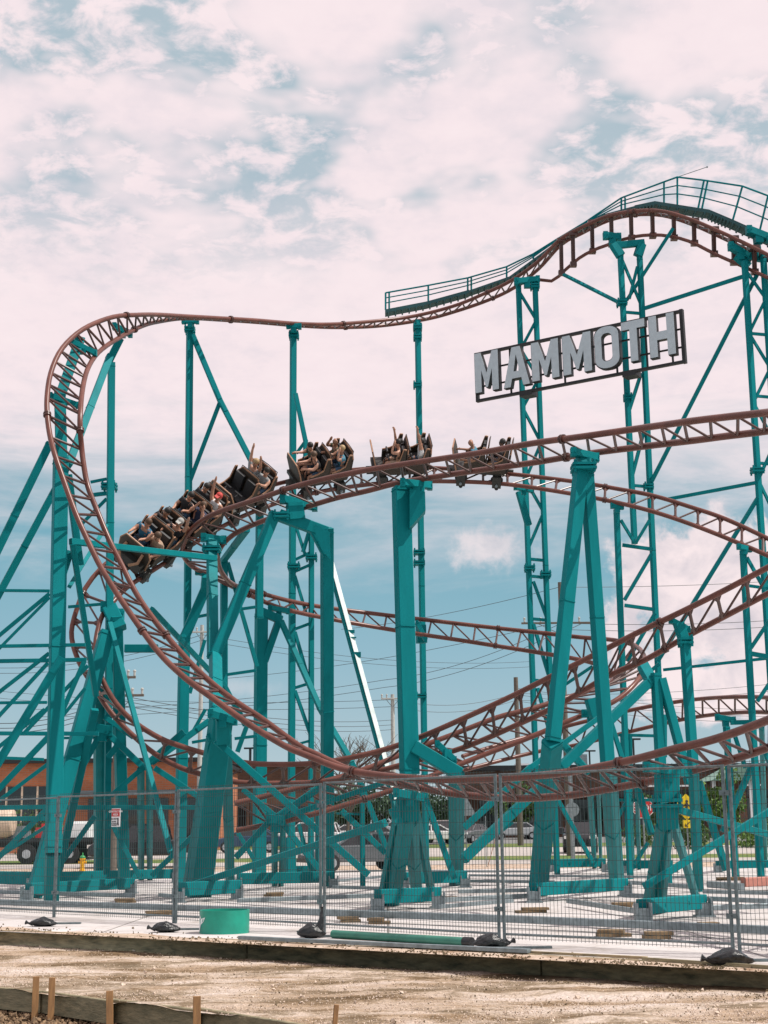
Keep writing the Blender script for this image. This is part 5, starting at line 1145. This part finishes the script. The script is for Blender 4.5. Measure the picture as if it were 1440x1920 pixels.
c2_ = P(1289, 1545, Y_); mb = MB(); mb.box(c2_, Vector((.2, 0, 0)), Vector((0, .008, 0)), Vector((0, 0, .17))); mb.build('arrow_plate', M['yellow'], cs)
mb = MB(); mb.tube([c2_+Vector((.1, -.015, .09)), c2_+Vector((-.09, -.015, -.09))], .018, 5); mb.tube([c2_+Vector((-.09, -.015, .02)), c2_+Vector((-.10, -.015, -.10)), c2_+Vector((.02, -.015, -.10))], .018, 5); mb.build('arrow', M['textdark'], cs)
mb = MB(); mb.beam(Vector((c.x, Y_+.05, gz(Y_))), Vector((c.x, Y_+.05, c.z)), .06, .06, 0); mb.build('post', M['galv'], cs)
Y_ = 64; c = P(1073, 1518, Y_); q_ = empty('round_road_sign', 'back of a grey round sign on a tall pole right of centre', 'road sign', Vector((c.x, Y_, gz(Y_))))
mb = MB(); mb.prism(octa(16, 13/F*Y_, 0), c, X3, Z3, Vector((0, .01, 0))); mb.build('plate', M['galv'], q_)
mb = MB(); b0 = P(1069, 1440, Y_); mb.cyl(Vector((b0.x, Y_+.08, gz(Y_))), Vector((b0.x, Y_+.08, b0.z)), .09, 10); mb.build('post', M['galv'], q_)
Y_ = 68; c = P(873, 1515, Y_); q_ = empty('yield_sign', 'pale back of a triangular sign right of the outrigger column', 'road sign', Vector((c.x, Y_, gz(Y_))))
mb = MB(); mb.prism([(-.5, -.35), (.5, -.35), (0, .6)], c, X3, Z3, Vector((0, .01, 0))); mb.build('plate', M['galv'], q_); mb = MB(); mb.beam(Vector((c.x, Y_+.05, gz(Y_))), c+Vector((0, .05, 0)), .05, .05, 0); mb.build('post', M['galv'], q_)
# orange guyed marker
q_ = empty('guyed_marker', 'thin upright marker with an orange stay on the far pad', 'marker', G(912, 1626)); mb = MB(); b0 = G(912, 1626)
mb.cyl(b0, P(910, 1530, b0.y), .02, 6); mb.build('rod', M['galv'], q_); mb = MB(); mb.cyl(b0+Vector((.05, 0, 0)), P(938, 1540, b0.y), .015, 6); mb.build('stay', M['trim'], q_)

# ------------------------------------------------------------------ vehicles
def vehicle(label, px, Y, ang, paint, kind='sedan', group='parked cars in the background'):
    base_ = at_ground(px, Y, .03); mw = Matrix.Translation(base_) @ Matrix.Rotation(R(ang), 4, 'Z')
    root = local_empty('pickup_truck' if kind == 'pickup' else 'parked_car', label, 'pickup' if kind == 'pickup' else 'car', mw, group)
    P_ = {'sedan': ([(-2.25, .35), (-2.3, .75), (-2.15, .95), (-1.4, 1.02), (1.0, .98), (2.0, .82), (2.25, .62), (2.25, .35)], [(-1.55, 1.0), (-.95, 1.42), (.35, 1.44), (1.15, .97)], .88),
          'suv': ([(-2.3, .4), (-2.35, 1.0), (-2.2, 1.1), (1.0, 1.12), (2.1, 1.02), (2.3, .8), (2.3, .4)], [(-2.2, 1.1), (-1.95, 1.72), (.35, 1.74), (1.15, 1.11)], .93),
          'pickup': ([(-2.7, .5), (-2.75, 1.15), (-.6, 1.18), (1.3, 1.15), (2.5, 1.08), (2.75, .9), (2.75, .5)], [(-.75, 1.16), (-.6, 1.85), (.9, 1.86), (1.5, 1.14)], .98)}[kind]
    body, cab, hw = P_; X, Y2, Z = Vector((1, 0, 0)), Vector((0, 1, 0)), Vector((0, 0, 1))
    mb = MB(); mb.prism(body, -Y2*hw, X, Z, Y2*2*hw); o = mb.build('body', M['car_'+paint], root); 
    bv = o.modifiers.new('b', 'BEVEL'); bv.width = .07; bv.segments = 2; bv.limit_method = 'ANGLE'
    mb = MB(); k = hw*.86; n = len(cab); a = [Vector((x, -hw*.93 if z < 1.2 else -k*.86, z)) for x, z in cab]; b = [Vector((v.x, -v.y, v.z)) for v in a]
    mb.add(a+b, [tuple(range(n-1, -1, -1)), tuple(range(n, 2*n))]+[(i, (i+1) % n, n+(i+1) % n, n+i) for i in range(n)]); g_ = mb.build('cabin_glass', M['glass'], root)
    mb = MB(); tz = cab[1][1]; mb.abox(cab[1][0]-.05, cab[2][0]+.06, -k*.88, k*.88, tz-.04, tz+.04); 
    for (p, q) in ((cab[0], cab[1]), (cab[3], cab[2])):
        for s in (-1, 1): mb.beam(Vector((p[0], s*hw*.93, p[1])), Vector((q[0], s*k*.86, q[1])), .08, .08, 0)
    xm = (cab[1][0]+cab[2][0])/2
    for s in (-1, 1): mb.beam(Vector((xm, s*hw*.935, cab[0][1])), Vector((xm, s*k*.87, tz)), .08, .05, 0)
    mb.build('roof', M['car_'+paint], root)
    wr = .33 if kind == 'sedan' else .39; wx = (1.38, -1.35) if kind != 'pickup' else (1.75, -1.65)
    for x in wx:
        for s in (-1, 1):
            mb = MB(); mb.cyl(Vector((x, s*(hw-.2), wr)), Vector((x, s*(hw+.02), wr)), wr, 18); w = mb.build('wheel', M['rubber'], root, True)
            mb = MB(); mb.cyl(Vector((x, s*(hw+.0), wr)), Vector((x, s*(hw+.035), wr)), wr*.6, 12); h = mb.build('hub', M['chrome'], w, True)
    z = body[2][1]*.78
    for s in (-1, 1):
        mb = MB(); mb.abox(body[-1][0]-.1, body[-1][0]+.03, s*hw*.75-.18, s*hw*.75+.18, z-.09, z+.07); mb.build('headlight', M['lampwhite'], root)
        mb = MB(); mb.abox(body[0][0]-.07, body[0][0]+.08, s*hw*.8-.13, s*hw*.8+.13, z-.03, z+.15); mb.build('tail_light', M['lampred'], root)
    mb = MB(); mb.abox(body[-1][0]-.06, body[-1][0]+.05, -hw*.9, hw*.9, .35, .48); mb.abox(body[0][0]-.06, body[0][0]+.04, -hw*.9, hw*.9, .38, .50); mb.build('bumper', M['black'], root)
    return root
vehicle('black pickup parked side on behind the gable braced double column', 287, 66.5, 182, 'black', 'pickup')
vehicle('dark grey car with a bright hood glare behind the white post', 672, 58, 200, 'grey', 'sedan')
vehicle('white suv seen past the right side of the trapezoid frame', 836, 118, 250, 'white', 'suv')
vehicle('white sedan just left of the white suv', 812, 112, 10, 'white', 'sedan')
vehicle('silver sedan in the gap right of the doubled fence post', 966, 130, 185, 'silver', 'sedan')
vehicle('dark sedan parked behind the left leg of the A column', 1010, 133, 185, 'black', 'sedan')
vehicle('black suv hidden behind the A column legs', 1088, 84, 262, 'black', 'suv')
vehicle('dark car with a pale roof behind the right of the outrigger column', 882, 116, 240, 'grey', 'sedan')
vehicle('blue car low behind the arch portal braces', 468, 92, 178, 'blue', 'sedan')
vehicle('white suv parked behind the crossed braces left of centre', 575, 100, 175, 'white', 'suv')
vehicle('silver car in the row behind the glaring grey car', 700, 105, 170, 'silver', 'sedan')
vehicle('white car deepest in the row left of the trapezoid frame', 655, 120, 176, 'white', 'sedan')
vehicle('silver suv half hidden by the trapezoid frame', 742, 122, 186, 'silver', 'suv')
vehicle('red car between the left columns behind the hydrant', 150, 88, 180, 'red', 'sedan')
# flatbed trailer with tank at left
tb = at_ground(70, 74, 0); mw = Matrix.Translation(tb); tr = local_empty('flatbed_trailer', 'dark flatbed trailer with paired wheels at the left edge', 'trailer', mw)
mb = MB(); mb.abox(-6, 3.6, -1.2, 1.2, 1.05, 1.25); mb.abox(-6, 3.6, -.3, .3, .8, 1.05); mb.build('bed', M['black'], tr)
for x in (-.2, .9, 1.9):
    for s in (-1, 1):
        mb = MB(); mb.cyl(Vector((x, s*1.0, .48)), Vector((x, s*1.25, .48)), .48, 18); w = mb.build('wheel', M['rubber'], tr, True); mb = MB(); mb.cyl(Vector((x, s*1.2, .48)), Vector((x, s*1.28, .48)), .22, 12); mb.build('hub', M['chrome'], w, True)
mb = MB(); mb.abox(-6, -5.9, -1.2, 1.2, 1.25, 2.2); mb.abox(3.5, 3.6, -1.15, 1.15, .85, 1.05); mb.build('headboard', M['galv'], tr)
for k, x in enumerate((-1.0, .6, 2.2)):
    mb = MB(); mb.abox(x-.5, x+.5, -.8, .8, 1.26, 1.26+.35+.15*k); mb.abox(x-.3, x+.4, -.5, .5, 1.62+.15*k, 1.85+.1*k); o = mb.build('crate', M[('grey', 'red', 'white')[k]] if k else M['galv']); o.matrix_world = mw
    tag(o, ('grey machine box at the left of the flatbed trailer', 'red machine box in the middle of the flatbed trailer', 'white machine box at the right end of the flatbed trailer')[k], 'crate')
tk = local_empty('storage_tank', 'pinkish beige cylindrical tank with dark bands on the trailer', 'tank', Matrix.Translation(at_ground(-6, 73, 1.28)))
mb = MB(); mb.tube([Vector((-3, 0, .75)), Vector((-2.8, 0, .75)), Vector((.55, 0, .75)), Vector((.8, 0, .75)), Vector((.92, 0, .75))], .75, 24, rs=[.5, .75, .75, .62, .3]); mb.build('shell', M['tan'], tk, True)
for x in (-1.6, -.2):
    mb = MB(); mb.tube([Vector((x, 0, .75)), Vector((x+.06, 0, .75))], .765, 24); mb.build('band', M['black'], tk, True)

# ------------------------------------------------------------------ buildings
def bx(root, nm, m, x0, x1, y0, y1, z0, z1):
    mb = MB(); mb.abox(x0, x1, y0, y1, z0, z1); return mb.build(nm, m, root)
def X_at(px, Y): return P(px, 1540, Y).x
def Z_at(py, Y): return P(720, py, Y).z
Y0 = 96.0; bl = empty('brick_building', 'long orange brick building with flat dark roof edge behind the left supports', 'building', Vector((X_at(150, Y0), Y0, gz(Y0))))
xa, xb = X_at(-300, Y0), X_at(392, Y0); zt = Z_at(1425, Y0); g0 = gz(Y0)-.1; zw = Z_at(1468, Y0); zs = Z_at(1478, Y0)
bx(bl, 'wall', M['brick'], xa, xb, Y0, Y0+18, g0, zt); bx(bl, 'roof', M['signframe'], xa-.3, xb+.3, Y0-.35, Y0+18.3, zt, zt+.28)
xw = X_at(140, Y0); bx(bl, 'fascia', M['car_grey'], xw, xb+.2, Y0-1.6, Y0-.003, zs-.25, zs)
for k in range(5):
    wx0 = X_at(14+k*29-60, Y0); wx1 = wx0+.9; w = bx(bl, 'window', M['glass'], wx0, wx1, Y0-.06, Y0-.01, Z_at(1560, Y0), zw)
    bx(w, 'frame', M['tan'], wx1, wx1+.12, Y0-.10, Y0-.012, Z_at(1560, Y0), zw)
for k in range(4):
    wx0 = X_at(165+k*55, Y0); w = bx(bl, 'window', M['glass'], wx0, wx0+1.4, Y0-.06, Y0-.01, gz(Y0)+.9, zs-.5); bx(w, 'sill', M['conc_pole'], wx0-.05, wx0+1.45, Y0-.14, Y0-.008, gz(Y0)+.82, gz(Y0)+.898)
b2_ = empty('low_building', 'low brown building running on behind the bottom of the near rails', 'building', Vector((X_at(500, 118), 118, .6))); Y0 = 118.
bx(b2_, 'wall', M['brick_b'], X_at(392, Y0), X_at(600, Y0), Y0, Y0+14, .4, Z_at(1434, Y0)); bx(b2_, 'roof', M['signframe'], X_at(390, Y0), X_at(603, Y0), Y0-.3, Y0+14.3, Z_at(1434, Y0), Z_at(1429, Y0))
for k in range(5): bx(b2_, 'window', M['glass'], X_at(400+k*38, Y0), X_at(424+k*38, Y0), Y0-.05, Y0-.01, 1.5, 3.6)
mb = MB(); q = Y0; mb.tube([P(468, 1430, q), P(468, 1402, q), P(476, 1402, q)], .06, 6); mb.build('vent_pipe', M['black'], b2_)
Y0 = 150.; b3_ = empty('shopping_building', 'long low dark storefront building with flat canopy across the right', 'building', Vector((X_at(1150, Y0), Y0, .8)))
xa, xb = X_at(862, Y0), X_at(1700, Y0); zt = Z_at(1447, Y0)
bx(b3_, 'wall', M['brick_b'], xa, xb, Y0, Y0+25, .7, zt); bx(b3_, 'roof', M['black'], xa-.4, xb, Y0-.4, Y0+25.4, zt, zt+.5)
bx(b3_, 'canopy', M['signframe'], xa, xb, Y0-3, Y0-.01, Z_at(1500, Y0), Z_at(1488, Y0)); bx(b3_, 'canopy_band', M['whitesign'], X_at(1180, Y0), X_at(1420, Y0), Y0-3.08, Y0-3.01, Z_at(1482, Y0), Z_at(1479, Y0))
for k in range(24):
    u0 = xa+2+k*2.9
    if u0+2.4 > xb: break
    w = bx(b3_, 'window', M['glass'], u0, u0+2.4, Y0-.06, Y0-.01, 1.1, Z_at(1503, Y0)); bx(w, 'frame', M['car_grey'], u0+2.4, u0+2.52, Y0-.1, Y0-.012, 1.1, Z_at(1503, Y0))
un = bx(None, 'rooftop_unit', M['galv'], X_at(1103, Y0), X_at(1121, Y0), Y0+6, Y0+8, zt+.5, Z_at(1418, Y0+6)); tag(un, 'grey rooftop air unit on the storefront building', 'air conditioner')
un = bx(None, 'rooftop_unit', M['whitesign'], X_at(975, Y0), X_at(1001, Y0), Y0+3, Y0+5, zt+.5, Z_at(1434, Y0+3)); tag(un, 'white rooftop box on the left of the storefront building', 'roof box')
Y0 = 140.; aw = empty('gabled_pavilion', 'green roofed pavilion by the right edge behind the tower legs', 'building', Vector((X_at(1385, Y0), Y0, .8))); x0, x1 = X_at(1340, Y0), X_at(1415, Y0)
za, zb_ = Z_at(1470, Y0), Z_at(1438, Y0); mb = MB(); mb.prism([(x0-.3, za), (x1+.3, za), ((x0+x1)/2+1, zb_)], Vector((0, Y0-1, 0)), X3, Z3, Vector((0, 8, 0))); mb.build('roof', mat('green_metal_roof', (.16, .30, .24), .5), aw)
for xx in (x0, x1-.3): bx(aw, 'post', M['whitesign'], xx, xx+.3, Y0, Y0+.3, .8, za)
bx(aw, 'wall', M['brick_b'], x0+.4, x1-.4, Y0+1, Y0+6, .8, za)

# ------------------------------------------------------------------ trees
def leafy(label, px, Y, h, rad, leaf, name='tree', group='trees beyond the street', n=900, trunk=True, zc=None, ls=.28):
    b_ = at_ground(px, Y); root = local_empty(name, label, 'tree' if name != 'shrub' else 'shrub', Matrix.Translation(b_), group)
    if trunk:
        mb = MB(); mb.tube([Vector((0, 0, 0)), Vector((.05, 0, h*.3)), Vector((0, .1, h*.6))], .2, 8, rs=[rad*.09+.06, rad*.06+.04, .05])
        for k in range(6):
            a = k*1.1; mb.tube([Vector((.03, 0, h*.32)), Vector((math.cos(a)*rad*.4, math.sin(a)*rad*.4, h*.5+.1*k)), Vector((math.cos(a)*rad*.7, math.sin(a)*rad*.7, h*.62+.08*k))], .05, 6, rs=[.09, .06, .03])
        mb.build('trunk', M['bark'], root, True)
    mb = MB(); cl_ = [(Vector((random.gauss(0, .42)*rad, random.gauss(0, .42)*rad, h*(.58 if trunk else .45)+random.gauss(0, .17)*h)), random.uniform(.28, .5)*rad) for _ in range(16)]
    for _ in range(n):
        c_, r_ = random.choice(cl_); d = Vector((random.gauss(0, 1), random.gauss(0, 1), random.gauss(0, 1))).normalized(); p = c_+d*r_*random.uniform(.6, 1.05)
        if p.z < .05: p.z = random.uniform(.05, .4)
        q = Euler((random.random()*6, random.random()*6, random.random()*6)).to_matrix(); s_ = ls*random.uniform(.6, 1.3)
        mb.add([p+q @ Vector(v)*s_ for v in ((-.5, 0, 0), (0, -.32, .08), (.6, 0, 0), (0, .32, .08))], [(0, 1, 2, 3)])
    mb.build('crown', M[leaf], root); return root
leafy('bright green young tree in front of the storefronts at right', 1345, 118, 5.2, 1.9, 'leaf2', n=1600, ls=.32)
leafy('dark tree behind the doubled fence post right of centre', 985, 138, 5.0, 2.2, 'leaf1', n=1200, ls=.36)
leafy('darker tree left of the bright young tree', 1255, 128, 3.8, 2.4, 'leaf1', n=1200, ls=.34)
leafy('leafy bush beside the crossing sign', 1300, 90, 1.9, 1.5, 'leaf1', 'shrub', 'shrubs beyond the pad', 900, False, ls=.22)
leafy('leafy bush low at the right edge', 1420, 92, 1.8, 1.8, 'leaf2', 'shrub', 'shrubs beyond the pad', 900, False, ls=.22)
leafy('leafy bush behind the double columns', 1205, 96, 1.6, 1.4, 'leaf1', 'shrub', 'shrubs beyond the pad', 700, False, ls=.22)
leafy('dark bush behind the fence at far left', 60, 93, 2.2, 2.0, 'leaf1', 'shrub', 'shrubs beyond the pad', 900, False, ls=.24)
tl = [(640, 'far rounded tree left of the white post'), (675, 'far tree right behind the white post'), (712, 'far tree by the bare tree'), (760, 'far tree behind the central column'), (800, 'far tree right of the central column'), (838, 'far tree behind the outrigger column'), (870, 'far tree before the storefront wall'), (600, 'far tree behind the portal leg'), (560, 'far tree in line with the crossed braces'), (915, 'far tree over the parked silver sedan')]
for i, (x, lb) in enumerate(tl): leafy(lb, x, 235+random.uniform(-10, 25), random.uniform(5.5, 8.5), random.uniform(3.5, 5), 'leaf3', n=900, ls=.75)
# bare tree
b_ = at_ground(655, 88); bt = local_empty('bare_tree', 'leafless branching tree behind the arch portal', 'tree', Matrix.Translation(b_)); mb = MB(); HT = Z_at(1340, 88)-b_.z
def branch(p, d, ln, r_, dep):
    q = p+d*ln; m_ = p.lerp(q, .5)+Vector((random.uniform(-1, 1), random.uniform(-1, 1), 0))*ln*.06
    mb.tube([p, m_, q], r_, 5, rs=[r_, r_*.8, r_*.6])
    if dep == 0: return
    for _ in range(3 if dep > 1 else 2):
        nd = (d+Vector((random.gauss(0, .55), random.gauss(0, .5), random.gauss(.10, .28)))).normalized(); branch(q if random.random() < .6 else p.lerp(q, .7), nd, ln*random.uniform(.6, .85), r_*.62, dep-1)
branch(Vector((0, 0, 0)), Vector((0, 0, 1)), HT*.30, .16, 0)
for k in range(4):
    a = k*1.6; branch(Vector((0, 0, HT*.28)), Vector((math.cos(a)*.5, math.sin(a)*.5, 1)).normalized(), HT*.24, .085, 4)
mb.build('trunk_and_branches', M['bark'], bt, True)

# ------------------------------------------------------------------ utility poles and wires
def upole(label, px, ytop, Y, m='pole', arms=(), r_=.14, base=None):
    t_ = P(px, ytop, Y); b_ = Vector((t_.x, Y, gz(Y))); root = empty('utility_pole', label, 'utility pole', b_, 'utility poles along the street')
    mb = MB(); mb.tube([b_, t_], r_, 10, rs=[r_*1.15, r_*.8]); mb.build('pole', M[m], root, True)
    for (yy, w) in arms:
        c_ = P(px, yy, Y-.18); mb = MB(); mb.beam(c_-Vector((w/2, 0, 0)), c_+Vector((w/2, 0, 0)), .10, .12, 0)
        br_ = MB(); br_.beam(c_+Vector((-w*.3, 0, 0)), c_+Vector((0, .08, -.6)), .04, .04, 0); br_.beam(c_+Vector((w*.3, 0, 0)), c_+Vector((0, .08, -.6)), .04, .04, 0)
        a_ = mb.build('crossarm', M[m], root); br_.build('arm_brace', M['galv'], root)
        for f in (-.46, -.25, .25, .46):
            mb = MB(); mb.cyl(c_+Vector((w*f, 0, .06)), c_+Vector((w*f, 0, .26)), .05, 8); mb.sphere(c_+Vector((w*f, 0, .26)), .07, n=5); mb.build('insulator', M['conc_pole'], root, True)
    return root
upole('tall dark utility pole behind the left leg of the A column', 1050, 1092, 78, arms=((1168, 4.2),), r_=.16)
upole('shorter wooden utility pole at the crossing of the rising rails', 967, 1270, 105, r_=.2)
upole('pale utility pole behind the central column with a single arm', 736, 1302, 100, 'conc_pole', arms=((1310, 1.6),), r_=.16)
upole('slender pale pole behind the bottom of the left swoop', 379, 1172, 95, 'conc_pole', arms=((1185, 1.4),), r_=.15)
upole('dark pole behind the A shaped left frame with two crossarms', 226, 1225, 62, arms=((1270, 1.3), (1304, 2.0)), r_=.10)
upole('pole crossing the brick wall behind the left frame', 217, 1415, 60, r_=.14)
def wires(label, pts, n=1, dz=0, sag=.5):
    mb = MB()
    for k in range(n):
        for (a, b) in zip(pts, pts[1:]):
            p, q = P(a[0], a[1]+k*dz, a[2]), P(b[0], b[1]+k*dz, b[2]); L2 = [p.lerp(q, i/14)-Vector((0, 0, sag*4*(i/14)*(1-i/14))) for i in range(15)]
            mb.tube(L2, .016, 5)
    o = mb.build('power_line', M['cable']); tag(o, label, 'power line', 'power lines over the street')
wires('highest thin wire climbing to the tall dark pole', [(640, 1180, 110), (1048, 1101, 78), (1700, 1068, 90)], 1, 0, .3)
wires('trio of wires climbing from the lower left to the tall pole', [(380, 1275, 110), (1040, 1168, 80)], 1, 0, .5)
wires('pair of wires sagging across the centre below the train', [(60, 1330, 100), (720, 1275, 95), (1045, 1172, 79)], 2, 14, .5)
wires('double wire running right from the tall pole crossarm', [(1050, 1168, 78), (1600, 1150, 80)], 2, 12, .3)
wires('long low wires crossing behind the left columns', [(-60, 1250, 95), (379, 1190, 95), (1000, 1240, 130)], 2, 10, .8)
wires('group of level wires in the lower left sky', [(-60, 1352, 62), (226, 1304, 62), (735, 1350, 100)], 3, 9, .5)
wires('faint level wires low above the street', [(-60, 1290, 120), (736, 1312, 100), (967, 1300, 105), (1600, 1262, 110)], 2, 13, .6)
wires('lowest sagging wire at the right above the storefronts', [(967, 1290, 105), (1600, 1330, 110)], 3, 12, .6)
# street lamps on thin poles
for (x, yt, yb, Y, lb) in ((1105, 1408, 1500, 120, 'slim lamp pole seen between the legs of the A column'), (1187, 1386, 1500, 100, 'black lamp pole right of the A column'), (470, 1403, 1500, 110, 'short black lamp pole beside the swooping rails')):
    t_ = P(x, yt, Y); b_ = Vector((t_.x, Y, gz(Y))); root = empty('street_lamp', lb, 'street lamp', b_, 'street lamps by the car park'); mb = MB(); mb.cyl(b_, t_, .07, 8); mb.build('pole', M['black'], root)
    mb = MB(); mb.abox(t_.x-.5, t_.x+.5, Y-.12, Y+.12, t_.z-.06, t_.z+.06); mb.build('lamp_head', M['black'], root)
strip()
